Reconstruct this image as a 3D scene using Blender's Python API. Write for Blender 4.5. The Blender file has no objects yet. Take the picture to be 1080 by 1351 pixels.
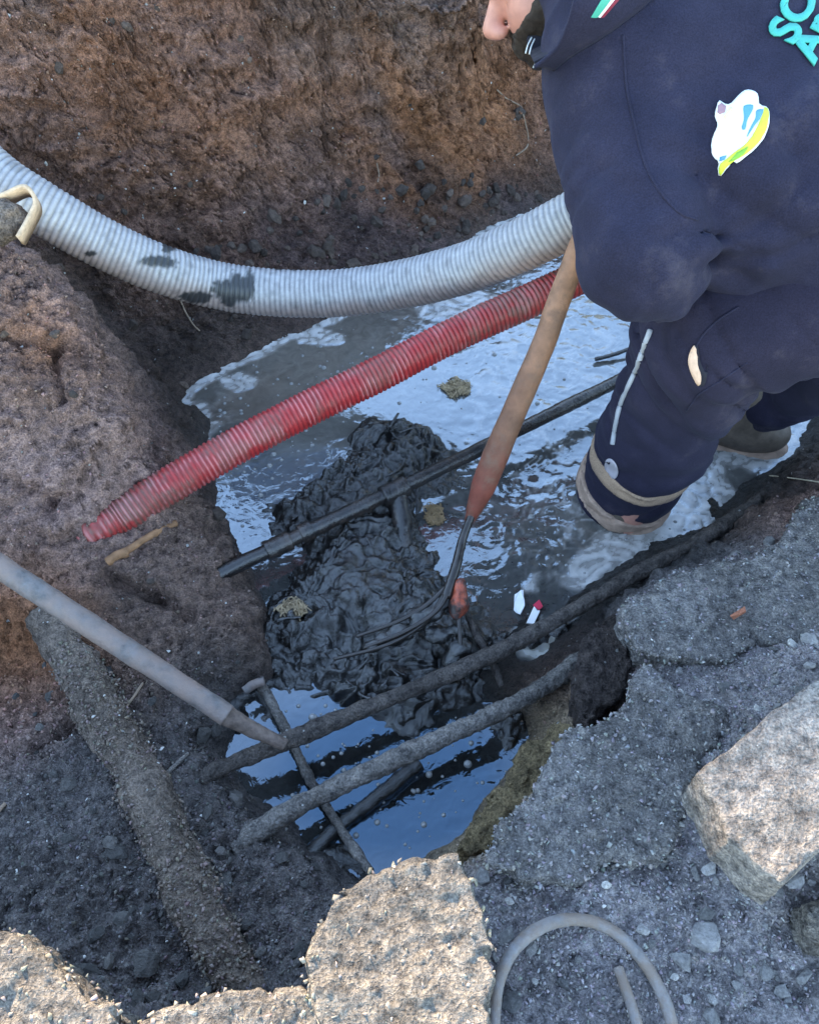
import bpy, bmesh, math, random
import numpy as np
from mathutils import Vector, Matrix, geometry
from mathutils.bvhtree import BVHTree

random.seed(7)
RNG = np.random.default_rng(11)
scene = bpy.context.scene
COL = scene.collection

# ------------------------------------------------------------------ camera
CAM = np.array([0.0, 0.0, 1.2])
PITCH = math.radians(50.0)
FPX = 1083.0                      # focal length in pixels of the 1080 x 1351 photograph
RT = np.array([1.0, 0.0, 0.0])
FW = np.array([0.0, math.cos(PITCH), -math.sin(PITCH)])
UPV = np.array([0.0, math.sin(PITCH), math.cos(PITCH)])
cd = bpy.data.cameras.new('camera')
cam = bpy.data.objects.new('camera', cd)
COL.objects.link(cam)
cam.location = CAM
cam.rotation_euler = (math.pi / 2 - PITCH, 0, 0)
cd.sensor_fit = 'HORIZONTAL'
cd.sensor_width = 36.0
cd.lens = 36.0 * FPX / 1080.0
cd.clip_start = 0.02
cd.clip_end = 500
scene.camera = cam

# ------------------------------------------------------------------ sky, sun, exposure
SUN_EL = math.radians(22.5)
SUN_AZ = math.radians(-33.0)        # degrees to the right (+x) of straight ahead (+y)
w = bpy.data.worlds.new('World'); scene.world = w; w.use_nodes = True
nt = w.node_tree; nt.nodes.clear()
sky = nt.nodes.new('ShaderNodeTexSky'); sky.sky_type = 'NISHITA'; sky.sun_disc = False
sky.sun_elevation = SUN_EL; sky.sun_rotation = SUN_AZ
sky.air_density = 1.0; sky.dust_density = 0.0; sky.ozone_density = 2.8
bg = nt.nodes.new('ShaderNodeBackground'); bg.inputs['Strength'].default_value = 0.15
out = nt.nodes.new('ShaderNodeOutputWorld')
nt.links.new(sky.outputs[0], bg.inputs[0]); nt.links.new(bg.outputs[0], out.inputs[0])
sl = bpy.data.lights.new('sun', 'SUN'); sl.energy = 2.5; sl.angle = math.radians(0.55); sl.color = (1.0, 0.90, 0.78)
sun = bpy.data.objects.new('sun', sl); COL.objects.link(sun)
sdir = Vector((math.sin(SUN_AZ) * math.cos(SUN_EL), math.cos(SUN_AZ) * math.cos(SUN_EL), math.sin(SUN_EL)))
sun.rotation_euler = sdir.to_track_quat('Z', 'Y').to_euler()
sun.location = (2, 8, 7)
vs = scene.view_settings
vs.view_transform = 'Standard'; vs.look = 'None'; vs.gamma = 1.0; vs.use_curve_mapping = False
vs.exposure = 3.2
vs.use_white_balance = True; vs.white_balance_temperature = 8200; vs.white_balance_tint = 10   # the phone balanced for open shade
scene.cycles.use_denoising = True
scene.cycles.max_bounces = 6

# ------------------------------------------------------------------ pixel -> place helpers
def ray(u, v):
    return FW + RT * ((u - 540.0) / FPX) + UPV * ((675.5 - v) / FPX)
def PZ(u, v, z):                  # where the sight line meets the level z
    d = ray(u, v)
    return CAM + d * ((z - CAM[2]) / d[2])
def PD(u, v, t):                  # at a depth t along the lens axis
    return CAM + ray(u, v) * t
def project(p):
    q = np.asarray(p) - CAM
    dz = q @ FW
    return 540 + FPX * (q @ RT) / dz, 675.5 - FPX * (q @ UPV) / dz, dz

# ------------------------------------------------------------------ numpy noise
_perm = RNG.permutation(256).astype(np.int64); _perm = np.concatenate([_perm, _perm, _perm])
_g = RNG.normal(size=(256, 3)); _g = (_g / np.linalg.norm(_g, axis=1)[:, None]).astype(np.float32)
def perlin(p):
    p = np.asarray(p, dtype=np.float32)
    i = np.floor(p).astype(np.int64); f = (p - i).astype(np.float32); i &= 255
    s = f * f * f * (f * (f * 6 - 15) + 10)
    r = 0
    for dx in (0, 1):
        for dy in (0, 1):
            for dz in (0, 1):
                h = _perm[_perm[_perm[i[:, 0] + dx] + i[:, 1] + dy] + i[:, 2] + dz]
                g = _g[h]
                d = g[:, 0] * (f[:, 0] - dx) + g[:, 1] * (f[:, 1] - dy) + g[:, 2] * (f[:, 2] - dz)
                wx = s[:, 0] if dx else 1 - s[:, 0]
                wy = s[:, 1] if dy else 1 - s[:, 1]
                wz = s[:, 2] if dz else 1 - s[:, 2]
                r = r + d * wx * wy * wz
    return r * 1.6
def fbm(p, octaves=4, gain=0.5):
    p = np.asarray(p, dtype=np.float32); a = 1.0; t = 0; n = 0
    for o in range(octaves):
        t = t + a * perlin(p * (2.03 ** o) + 17.3 * o); n += a; a *= gain
    return t / n
def billow(p, octaves=3, gain=0.5):
    p = np.asarray(p, dtype=np.float32); a = 1.0; t = 0; n = 0
    for o in range(octaves):
        t = t + a * np.abs(perlin(p * (2.03 ** o) + 9.1 * o)); n += a; a *= gain
    return t / n
def worley(p, seed=0):
    """distance to the nearest scattered point and a random number of that point"""
    p = np.asarray(p, np.float32); i = np.floor(p).astype(np.int64); f = p - i
    best = np.full(len(p), 9.0, np.float32); rid = np.zeros(len(p), np.float32); sec = np.full(len(p), 9.0, np.float32)
    tab = np.random.default_rng(seed).random((256, 4)).astype(np.float32)
    for dx in (-1, 0, 1):
        for dy in (-1, 0, 1):
            for dz in (-1, 0, 1):
                h = _perm[_perm[_perm[(i[:, 0] + dx) & 255] + ((i[:, 1] + dy) & 255)] + ((i[:, 2] + dz) & 255)]
                t = tab[h]; d = (t[:, 0] + dx - f[:, 0]) ** 2 + (t[:, 1] + dy - f[:, 1]) ** 2 + (t[:, 2] + dz - f[:, 2]) ** 2
                m = d < best; sec = np.where(m, best, np.minimum(sec, d)); best = np.where(m, d, best); rid = np.where(m, t[:, 3], rid)
    return np.sqrt(best), np.sqrt(sec), rid
def sstep(a, b, x):
    t = np.clip((x - a) / (b - a), 0, 1)
    return t * t * (3 - 2 * t)

# ------------------------------------------------------------------ object helpers
def props(o, label=None, cat=None, group=None, kind=None):
    if label: o['label'] = label
    if cat: o['category'] = cat
    if group: o['group'] = group
    if kind: o['kind'] = kind
    return o
def mesh_np(name, V, F, mat=None, smooth=True, cols=None, wet=None):
    """V (n,3), F (m,3|4) or list -> mesh data"""
    me = bpy.data.meshes.new(name)
    V = np.asarray(V, dtype=np.float32)
    if isinstance(F, np.ndarray):
        k = F.shape[1]; m = F.shape[0]
        me.vertices.add(len(V)); me.vertices.foreach_set('co', V.ravel())
        me.loops.add(m * k); me.loops.foreach_set('vertex_index', F.astype(np.int32).ravel())
        me.polygons.add(m)
        me.polygons.foreach_set('loop_start', np.arange(0, m * k, k, dtype=np.int32))
        me.polygons.foreach_set('loop_total', np.full(m, k, dtype=np.int32))
        me.update(calc_edges=True); me.validate()
    else:
        me.from_pydata([tuple(map(float, v)) for v in V], [], F); me.update()
    if smooth:
        me.polygons.foreach_set('use_smooth', np.ones(len(me.polygons), dtype=bool))
    if cols is not None:
        a = me.attributes.new('Col', 'FLOAT_COLOR', 'POINT')
        c = np.ones((len(V), 4), dtype=np.float32); c[:, :3] = cols
        a.data.foreach_set('color', c.ravel())
    if wet is not None:
        a = me.attributes.new('wet', 'FLOAT', 'POINT')
        a.data.foreach_set('value', np.asarray(wet, dtype=np.float32))
    if mat: me.materials.append(mat)
    return me
def link(name, me, parent=None, loc=None):
    o = bpy.data.objects.new(name, me); COL.objects.link(o)
    if parent is not None: o.parent = parent
    if loc is not None: o.location = loc
    return o
def empty(name, loc=(0, 0, 0)):
    o = bpy.data.objects.new(name, None); COL.objects.link(o); o.location = loc
    o.empty_display_size = 0.05
    return o
def child(name, me, parent):      # mesh given in world coordinates, parent is a plain translated object
    o = bpy.data.objects.new(name, me); COL.objects.link(o); o.parent = parent
    t = Vector((0, 0, 0)); q = parent
    while q is not None: t += q.location; q = q.parent
    o.location = -t
    return o
def recentre(V, c):
    return np.asarray(V) - np.asarray(c)

# ------------------------------------------------------------------ materials
def new_mat(name):
    m = bpy.data.materials.new(name); m.use_nodes = True
    nt = m.node_tree; nt.nodes.clear()
    o = nt.nodes.new('ShaderNodeOutputMaterial'); b = nt.nodes.new('ShaderNodeBsdfPrincipled')
    nt.links.new(b.outputs[0], o.inputs[0])
    return m, nt, b
def N(nt, typ, **kw):
    n = nt.nodes.new(typ)
    for k, v in kw.items():
        if k in n.inputs.keys(): n.inputs[k].default_value = v
        else: setattr(n, k, v)
    return n
def noise_n(nt, co, scale, detail=6, rough=0.6, dist=0.0):
    n = N(nt, 'ShaderNodeTexNoise', Scale=scale, Detail=detail, Roughness=rough, Distortion=dist)
    nt.links.new(co, n.inputs['Vector']); return n.outputs['Fac']
def ramp(nt, fac, pts):
    r = nt.nodes.new('ShaderNodeValToRGB'); e = r.color_ramp.elements
    while len(e) < len(pts): e.new(0.5)
    for el, (p, c) in zip(e, pts):
        el.position = p; el.color = (c if len(c) == 4 else (*c, 1)) if hasattr(c, '__len__') else (c, c, c, 1)
    nt.links.new(fac, r.inputs[0]); return r.outputs[0]
def mixc(nt, fac, a, b, mode='MIX'):
    m = nt.nodes.new('ShaderNodeMix'); m.data_type = 'RGBA'; m.blend_type = mode
    for s, x in ((m.inputs[0], fac), (m.inputs[6], a), (m.inputs[7], b)):
        if isinstance(x, bpy.types.NodeSocket): nt.links.new(x, s)
        elif hasattr(x, '__len__'): s.default_value = x if len(x) == 4 else (*x, 1)
        else: s.default_value = x
    return m.outputs[2]
def bump(nt, h, strength, dist, normal=None):
    b = N(nt, 'ShaderNodeBump', Strength=strength, Distance=dist)
    nt.links.new(h, b.inputs['Height'])
    if normal is not None: nt.links.new(normal, b.inputs['Normal'])
    return b.outputs[0]
def math_n(nt, op, a, b=None, clamp=False):
    m = nt.nodes.new('ShaderNodeMath'); m.operation = op; m.use_clamp = clamp
    for s, x in ((m.inputs[0], a), (m.inputs[1], b)):
        if x is None: continue
        if isinstance(x, bpy.types.NodeSocket): nt.links.new(x, s)
        else: s.default_value = x
    return m.outputs[0]

def earth_mat(name, base=None, grit=1.0, bumpk=1.0, rough=0.95, use_wet=False, var=(0.55, 1.5), gritcol=(0.55, 0.53, 0.5)):
    """crumbly ground: colour from the surface's own 'Col' attribute (or base), mottled, with pale grit"""
    m, nt, b = new_mat(name)
    co = nt.nodes.new('ShaderNodeTexCoord').outputs['Object']
    if base is None:
        a = nt.nodes.new('ShaderNodeAttribute'); a.attribute_name = 'Col'; colr = a.outputs['Color']
    else:
        rgb = nt.nodes.new('ShaderNodeRGB'); rgb.outputs[0].default_value = (*base, 1); colr = rgb.outputs[0]
    n1 = noise_n(nt, co, 9, 8, 0.65); n2 = noise_n(nt, co, 70, 6, 0.7); n3 = noise_n(nt, co, 330, 3, 0.6)
    v1 = ramp(nt, n1, [(0.3, (var[0],) * 3), (0.72, (var[1],) * 3)])
    v2 = ramp(nt, n2, [(0.30, (0.32, 0.32, 0.34)), (0.48, (0.95, 0.95, 0.95)), (0.72, (1.65, 1.6, 1.52))])
    v3 = ramp(nt, n3, [(0.32, (0.42, 0.42, 0.42)), (0.68, (1.55, 1.55, 1.55))])
    c = mixc(nt, 1.0, colr, v1, 'MULTIPLY'); c = mixc(nt, 1.0, c, v2, 'MULTIPLY'); c = mixc(nt, 0.8, c, v3, 'MULTIPLY')
    vo = N(nt, 'ShaderNodeTexVoronoi', Scale=150.0); nt.links.new(co, vo.inputs['Vector'])
    sep = nt.nodes.new('ShaderNodeSeparateColor'); nt.links.new(vo.outputs['Color'], sep.inputs[0])
    dens = ramp(nt, noise_n(nt, co, 5, 4, 0.6), [(0.42, (0, 0, 0)), (0.75, (1, 1, 1))])
    pick = math_n(nt, 'GREATER_THAN', sep.outputs[0], math_n(nt, 'SUBTRACT', 1.0, math_n(nt, 'MULTIPLY', dens, 0.075 * grit)))
    near = math_n(nt, 'LESS_THAN', vo.outputs['Distance'], math_n(nt, 'MULTIPLY', sep.outputs[2], 0.42))
    gm = math_n(nt, 'MULTIPLY', pick, near)
    tint = ramp(nt, sep.outputs[1], [(0, tuple(0.45 * x for x in gritcol)), (1, gritcol)])
    c = mixc(nt, gm, c, tint)
    nt.links.new(c, b.inputs['Base Color'])
    # fine relief
    vs_ = N(nt, 'ShaderNodeTexVoronoi', Scale=95.0); nt.links.new(co, vs_.inputs['Vector'])
    cr = math_n(nt, 'SUBTRACT', 1.0, vs_.outputs['Distance'])
    h = math_n(nt, 'ADD', math_n(nt, 'MULTIPLY', n2, 1.0), math_n(nt, 'MULTIPLY', n3, 0.35))
    h = math_n(nt, 'ADD', h, math_n(nt, 'MULTIPLY', cr, 0.35))
    h = math_n(nt, 'ADD', h, math_n(nt, 'MULTIPLY', gm, 0.3))
    nt.links.new(bump(nt, h, 1.0 * bumpk, 0.018), b.inputs['Normal'])
    if use_wet:
        a = nt.nodes.new('ShaderNodeAttribute'); a.attribute_name = 'wet'
        r = nt.nodes.new('ShaderNodeMapRange'); r.inputs['To Min'].default_value = rough; r.inputs['To Max'].default_value = 0.28
        nt.links.new(a.outputs['Fac'], r.inputs['Value']); nt.links.new(r.outputs[0], b.inputs['Roughness'])
        s = nt.nodes.new('ShaderNodeMapRange'); s.inputs['To Min'].default_value = 0.08; s.inputs['To Max'].default_value = 0.6
        nt.links.new(a.outputs['Fac'], s.inputs['Value']); nt.links.new(s.outputs[0], b.inputs['Specular IOR Level'])
    else:
        b.inputs['Roughness'].default_value = rough
        b.inputs['Specular IOR Level'].default_value = 0.12
    return m

def simple_mat(name, base, rough=0.6, var=0.35, scale=40, bumpk=0.3, bdist=0.003, spec=0.4, metal=0.0, dirt=None, dirt_amt=0.5, dscale=14, attr=False):
    m, nt, b = new_mat(name)
    co = nt.nodes.new('ShaderNodeTexCoord').outputs['Object']
    if attr:
        a = nt.nodes.new('ShaderNodeAttribute'); a.attribute_name = 'Col'; cs = a.outputs['Color']
    else:
        rgb = nt.nodes.new('ShaderNodeRGB'); rgb.outputs[0].default_value = (*base, 1); cs = rgb.outputs[0]
    n = noise_n(nt, co, scale, 6, 0.65)
    c = mixc(nt, 1.0, cs, ramp(nt, n, [(0.3, (1 - var,) * 3), (0.7, (1 + var,) * 3)]), 'MULTIPLY')
    if dirt:
        dn = noise_n(nt, co, dscale, 8, 0.7)
        dm = ramp(nt, dn, [(0.62 - dirt_amt * 0.35, (0, 0, 0)), (0.72 - dirt_amt * 0.2, (1, 1, 1))])
        c = mixc(nt, dm, c, dirt)
    nt.links.new(c, b.inputs['Base Color'])
    b.inputs['Roughness'].default_value = rough; b.inputs['Metallic'].default_value = metal
    b.inputs['Specular IOR Level'].default_value = spec
    if bumpk:
        n2 = noise_n(nt, co, scale * 4, 5, 0.7)
        h = math_n(nt, 'ADD', n, math_n(nt, 'MULTIPLY', n2, 0.5))
        nt.links.new(bump(nt, h, bumpk, bdist), b.inputs['Normal'])
    return m

# ------------------------------------------------------------------ implicit-surface helper (smooth unions -> mesh)
class Field:
    def __init__(s, lo, hi, h):
        s.lo = np.asarray(lo, float); s.h = h
        s.n = np.ceil((np.asarray(hi) - s.lo) / h).astype(int) + 1
        s.f = np.full(s.n, 1.0, dtype=np.float32)
    def sub(s, lo, hi):
        a = np.clip(np.floor((np.asarray(lo) - s.lo) / s.h).astype(int), 0, s.n)
        b = np.clip(np.ceil((np.asarray(hi) - s.lo) / s.h).astype(int) + 1, 0, s.n)
        sl_ = tuple(slice(x, y) for x, y in zip(a, b))
        ax = [s.lo[i] + s.h * np.arange(a[i], b[i]) for i in range(3)]
        P = np.stack(np.meshgrid(*ax, indexing='ij'), -1).astype(np.float32)
        return sl_, P
    def add(s, fn, lo, hi, k=0.02, op='u'):
        pad = k + 3 * s.h
        sl_, P = s.sub(np.asarray(lo) - pad, np.asarray(hi) + pad)
        if P.size == 0: return
        d = fn(P).astype(np.float32); c = s.f[sl_]
        if op == 'd': c = -c
        hh = np.maximum(k - np.abs(c - d), 0) / k
        r = np.minimum(c, d) - hh * hh * k * 0.25
        s.f[sl_] = -r if op == 'd' else r
    def capsule(s, a, b, ra, rb, k=0.02, op='u'):
        a = np.asarray(a, float); b = np.asarray(b, float); ab = b - a; L2 = max(ab @ ab, 1e-9)
        def fn(P):
            t = np.clip(((P - a) @ ab) / L2, 0, 1)
            return np.linalg.norm(P - (a + t[..., None] * ab), axis=-1) - (ra + (rb - ra) * t)
        R = max(ra, rb); s.add(fn, np.minimum(a, b) - R, np.maximum(a, b) + R, k, op)
    def ellipsoid(s, c, axes, radii, k=0.02, op='u'):
        c = np.asarray(c, float); A = np.asarray(axes, float); r = np.asarray(radii, float)
        def fn(P):
            q = (P - c) @ A.T
            k0 = np.linalg.norm(q / r, axis=-1); k1 = np.linalg.norm(q / (r * r), axis=-1) + 1e-9
            return k0 * (k0 - 1) / k1
        R = r.max(); s.add(fn, c - R, c + R, k, op)
    def perturb(s, fn, band=0.05):
        m = np.abs(s.f) < band
        idx = np.argwhere(m)
        P = s.lo + idx * s.h
        s.f[m] += fn(P).astype(np.float32)
    def sample(s, P):
        q = (np.asarray(P) - s.lo) / s.h
        i = np.clip(np.floor(q).astype(int), 0, s.n - 2); f = np.clip(q - i, 0, 1); r = 0
        for dx in (0, 1):
            for dy in (0, 1):
                for dz in (0, 1):
                    wgt = (f[..., 0] if dx else 1 - f[..., 0]) * (f[..., 1] if dy else 1 - f[..., 1]) * (f[..., 2] if dz else 1 - f[..., 2])
                    r = r + wgt * s.f[i[..., 0] + dx, i[..., 1] + dy, i[..., 2] + dz]
        return r
    def mesh(s):
        f = s.f.copy()
        for ax in range(3):                      # close at the border
            sl0 = [slice(None)] * 3; sl0[ax] = 0; f[tuple(sl0)] = np.maximum(f[tuple(sl0)], 1e-3)
            sl0[ax] = -1; f[tuple(sl0)] = np.maximum(f[tuple(sl0)], 1e-3)
        ins = f < 0
        nx, ny, nz = f.shape
        cnt = np.zeros((nx - 1, ny - 1, nz - 1), np.int8)
        offs = [(x, y, z) for x in (0, 1) for y in (0, 1) for z in (0, 1)]
        for x, y, z in offs: cnt += ins[x:nx - 1 + x, y:ny - 1 + y, z:nz - 1 + z]
        act = (cnt > 0) & (cnt < 8)
        idx = np.argwhere(act)
        vid = np.full(act.shape, -1, np.int64); vid[act] = np.arange(len(idx))
        acc = np.zeros((len(idx), 3)); num = np.zeros(len(idx))
        cv = {o: f[idx[:, 0] + o[0], idx[:, 1] + o[1], idx[:, 2] + o[2]] for o in offs}
        for o in offs:
            for ax in range(3):
                if o[ax]: continue
                p = list(o); p[ax] = 1; p = tuple(p)
                a, b = cv[o], cv[p]; m = (a < 0) != (b < 0)
                t = a[m] / (a[m] - b[m]); pt = np.tile(np.array(o, float), (m.sum(), 1)); pt[:, ax] += t
                acc[m] += pt; num[m] += 1
        V = s.lo + (idx + acc / num[:, None]) * s.h
        quads = []
        for ax in range(3):
            b1, b2 = [(1, 2), (2, 0), (0, 1)][ax]
            sh = [slice(1, -1)] * 3; sh[ax] = slice(0, -1); sh2 = [slice(1, -1)] * 3; sh2[ax] = slice(1, None)
            A = ins[tuple(sh)]; B = ins[tuple(sh2)]
            e = np.argwhere(A != B)
            if not len(e): continue
            base = e.copy(); base[:, b1] += 1; base[:, b2] += 1
            fl = A[tuple(e.T)]
            def g(d1, d2):
                q = base.copy(); q[:, b1] -= d1; q[:, b2] -= d2
                return vid[tuple(q.T)]
            q = np.stack([g(1, 1), g(0, 1), g(0, 0), g(1, 0)], 1)
            q[~fl] = q[~fl][:, ::-1]
            quads.append(q)
        Q = np.concatenate(quads)
        return V, Q
def smooth_verts(V, Q, it=2, lam=0.5):
    V = V.copy(); n = len(V)
    e = np.concatenate([Q[:, [0, 1]], Q[:, [1, 2]], Q[:, [2, 3]], Q[:, [3, 0]]])
    for _ in range(it):
        acc = np.zeros_like(V); c = np.zeros(n)
        for a, b in ((0, 1), (1, 0)):
            for k in range(3): acc[:, k] += np.bincount(e[:, a], V[e[:, b], k], n)
            c += np.bincount(e[:, a], minlength=n)
        V += lam * (acc / c[:, None] - V)
    return V
def nrm(v): v = np.asarray(v, float); return v / np.linalg.norm(v)

# ------------------------------------------------------------------ tubes
def catmull(pts, n):
    pts = np.asarray(pts, float)
    P = np.vstack([2 * pts[0] - pts[1], pts, 2 * pts[-1] - pts[-2]])
    out = []
    for i in range(1, len(P) - 2):
        t = np.linspace(0, 1, 40, endpoint=False)[:, None]
        p0, p1, p2, p3 = P[i - 1], P[i], P[i + 1], P[i + 2]
        out.append(0.5 * (2 * p1 + (p2 - p0) * t + (2 * p0 - 5 * p1 + 4 * p2 - p3) * t ** 2 + (3 * p1 - p0 - 3 * p2 + p3) * t ** 3))
    out = np.vstack(out + [P[-2][None]])
    s = np.concatenate([[0], np.cumsum(np.linalg.norm(np.diff(out, axis=0), axis=1))])
    u = np.linspace(0, s[-1], n)
    return np.stack([np.interp(u, s, out[:, k]) for k in range(3)], 1), u
def tube(C, R, seg=20, cap=True, rough=None):
    """C (n,3) centre line, R (n,) or (n,seg) radii"""
    C = np.asarray(C, float); n = len(C)
    T = np.gradient(C, axis=0); T /= np.linalg.norm(T, axis=1)[:, None]
    up = np.array([0, 0, 1.0]) if abs(T[0][2]) < 0.9 else np.array([0, 1.0, 0])
    N1 = np.cross(T, up); N1 /= np.linalg.norm(N1, axis=1)[:, None]
    N2 = np.cross(N1, T)
    a = np.linspace(0, 2 * np.pi, seg, endpoint=False)
    R = np.asarray(R, float)
    if R.ndim == 0: R = np.full(n, float(R))
    if R.ndim == 1: R = np.repeat(R[:, None], seg, 1)
    V = C[:, None, :] + R[..., None] * (np.cos(a)[None, :, None] * N1[:, None, :] + np.sin(a)[None, :, None] * N2[:, None, :])
    V = V.reshape(-1, 3)
    i = np.arange(n - 1)[:, None] * seg; j = np.arange(seg)[None, :]; j2 = (j + 1) % seg
    F = np.stack([i + j, i + seg + j, i + seg + j2, i + j2], -1).reshape(-1, 4)
    if cap:
        V = np.vstack([V, C[:1], C[-1:]]); c0, c1 = n * seg, n * seg + 1
        jj = np.arange(seg); j3 = (jj + 1) % seg
        L = [tuple(x) for x in F] + [(int(a_), int(b_), c0) for a_, b_ in zip(jj, j3)] + [((n - 1) * seg + int(b_), (n - 1) * seg + int(a_), c1) for a_, b_ in zip(jj, j3)]
        return V, L
    return V, F
def rough_tube(pts, r, n=120, seg=18, amp=0.12, freq=30, r1=None, amp2=0.05):
    C, u = catmull(pts, n)
    r1 = r if r1 is None else r1
    R = np.linspace(r, r1, n)[:, None] * np.ones((n, seg)) * (1 + .8 * amp * fbm(C * 9 + 3, 2))[:, None]
    V, F = tube(C, R, seg)
    body = V[:n * seg]
    cc = np.repeat(C, seg, 0)
    d = 1 + amp * fbm(body * freq, 3) + amp2 * perlin(body * freq * 5)
    V[:n * seg] = cc + (body - cc) * d[:, None]
    return V, F

# ================================================================== THE GROUND (one sheet: pit, banks and the land around)
# base colours (linear) of the kinds of earth
EC = dict(B=(0.262, 0.142, 0.106), O=(0.33, 0.140, 0.070), P=(0.125, 0.080, 0.074), D=(0.090, 0.060, 0.051),
          L=(0.290, 0.180, 0.152), G=(0.262, 0.236, 0.238), K=(0.022, 0.020, 0.019), N=(0.120, 0.104, 0.100),
          Y=(0.36, 0.255, 0.155), S=(0.200, 0.130, 0.106))
WETC = dict(B=0.05, O=0.05, P=0.15, D=0.35, L=0.05, G=0.1, K=0.85, N=0.1, Y=0.1, S=0.1)
ctrl = []
def cp(z_, c, *uv):
    for u, v in uv: ctrl.append((*PZ(u, v, z_)[:2], z_, c))
def cw(x, y, z_, c): ctrl.append((x, y, z_, c))
def edge(u, v, z_, c, dx, dy, z2, c2):       # a brink with a drop just beyond it
    p = PZ(u, v, z_); ctrl.append((p[0], p[1], z_, c)); ctrl.append((p[0] + dx, p[1] + dy, z2, c2))
# far wall of the pit
for u, v, z_, c in [(300, 485, 0, 'D'), (300, 400, .08, 'D'), (300, 300, .2, 'B'), (300, 200, .33, 'B'), (300, 100, .46, 'B'), (300, 0, .585, 'B'), (300, -60, .66, 'B'),
                    (370, 450, 0, 'D'), (370, 380, .06, 'P'), (370, 300, .15, 'P'), (370, 260, .21, 'B'), (370, 120, .40, 'B'), (370, 0, .565, 'S'),
                    (450, 415, 0, 'D'), (450, 340, .06, 'P'), (450, 270, .135, 'P'), (450, 240, .18, 'B'), (450, 120, .36, 'B'), (450, 0, .54, 'S'), (450, -60, .62, 'S'),
                    (540, 365, 0, 'D'), (540, 310, .06, 'P'), (540, 262, .11, 'P'), (540, 235, .17, 'O'), (540, 150, .29, 'O'), (540, 60, .42, 'S'), (540, 0, .50, 'S'),
                    (640, 300, 0, 'D'), (640, 240, .08, 'P'), (640, 215, .13, 'O'), (640, 175, .20, 'O'), (640, 100, .31, 'O'), (640, 50, .40, 'B'), (640, 0, .485, 'S'), (640, -60, .58, 'S'),
                    (740, 258, 0, 'D'), (740, 200, .08, 'B'), (740, 120, .20, 'B'), (760, 0, .40, 'B'), (760, -60, .5, 'B'),
                    (900, 230, 0, 'D'), (900, 100, .16, 'B'), (900, 0, .36, 'B'), (900, -60, .48, 'B'),
                    (1080, 240, 0, 'D'), (1080, 110, .16, 'B'), (1080, 0, .36, 'B'), (1080, -60, .48, 'B'),
                    (180, 480, .04, 'D'), (150, 430, .08, 'D'), (230, 440, .06, 'D'), (225, 545, 0, 'D'), (250, 515, 0, 'D'), (200, 350, .16, 'B'), (200, 250, .30, 'B'), (200, 120, .45, 'B'), (200, 0, .60, 'B'),
                    (100, 330, .20, 'D'), (100, 250, .33, 'B'), (100, 120, .48, 'B'), (100, 0, .625, 'B'), (0, 250, .34, 'B'), (0, 120, .5, 'B'), (0, 0, .64, 'B'), (0, -60, .7, 'S'),
                    (-200, 250, .4, 'S'), (-200, 0, .66, 'S'), (1220, 380, .12, 'D'), (1250, 250, .3, 'B'), (1250, 100, .42, 'B')]:
    cp(z_, c, (u, v))
# left bank: brink with the gully behind it, then its face
for u, v, z_ in [(-220, 250, .47), (-90, 270, .46), (0, 300, .435), (30, 312, .425), (60, 370, .395), (110, 420, .355), (150, 480, .30), (190, 540, .235)]:
    edge(u, v, z_, 'L', .05, .085, z_ - .21, 'D')
edge(226, 592, .15, 'L', .05, .03, .0, 'D')
cp(.41, 'L', (0, 390), (-150, 400)); cp(.355, 'O', (50, 450)); cp(.34, 'L', (0, 510), (100, 500), (-150, 520)); cp(.285, 'L', (140, 560)); cp(.28, 'L', (50, 580))
cp(.235, 'L', (0, 655), (90, 640), (-150, 660)); cp(.205, 'L', (170, 620)); cp(.165, 'L', (215, 640)); cp(.165, 'L', (110, 698), (150, 688), (80, 728), (100, 716), (130, 700), (170, 672)); cp(.175, 'L', (50, 730), (-150, 760))
cp(.18, 'L', (0, 735)); cp(.13, 'S', (200, 740), (250, 690)); cp(.11, 'S', (245, 815)); cp(.115, 'D', (150, 785)); cp(.085, 'S', (290, 770))
for u, v in [(250, 640), (282, 668), (310, 722), (328, 790), (345, 850)]: edge(u, v, .085, 'S', .035, .0, -.04, 'K')
cp(.06, 'N', (318, 890), (290, 935), (292, 1000))
# hollow under the pole
cp(.11, 'O', (40, 795), (0, 800)); cp(.03, 'O', (40, 865), (0, 875)); cp(.085, 'O', (78, 850)); cp(.075, 'L', (50, 945), (0, 965), (-120, 940)); cp(.1, 'O', (-120, 800))
cp(.09, 'S', (180, 900)); cp(.08, 'N', (110, 960), (250, 900))
# trench floor at the near left
cp(.085, 'N', (0, 1050), (100, 1080), (200, 1050), (-150, 1100)); cp(.075, 'N', (250, 960), (260, 1060)); cp(.06, 'N', (305, 1060), (350, 1095), (395, 1125), (400, 1160))
cp(.095, 'N', (0, 1180), (-150, 1250)); cp(.08, 'N', (120, 1200), (60, 1290), (250, 1200)); cp(.06, 'N', (350, 1180), (200, 1300), (300, 1290), (420, 1180), (480, 1190)); cp(.08, 'N', (380, 1260))
# lower pool
cp(-.06, 'K', (330, 955), (330, 1020), (450, 950), (550, 1000), (600, 1050), (450, 1090), (425, 1120), (500, 1110), (640, 980), (560, 930), (370, 900), (500, 1140))
cp(.05, 'Y', (610, 1118), (655, 1060), (695, 1005), (738, 952)); cp(-.05, 'K', (590, 1092), (640, 1030), (672, 985)); cp(.05, 'N', (540, 1160))
cp(.02, 'K', (665, 905), (690, 940), (640, 900)); cp(.03, 'S', (705, 893)); cp(-.006, 'K', (720, 862), (745, 835), (690, 875)); cp(.05, 'D', (755, 880), (770, 840))
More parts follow.
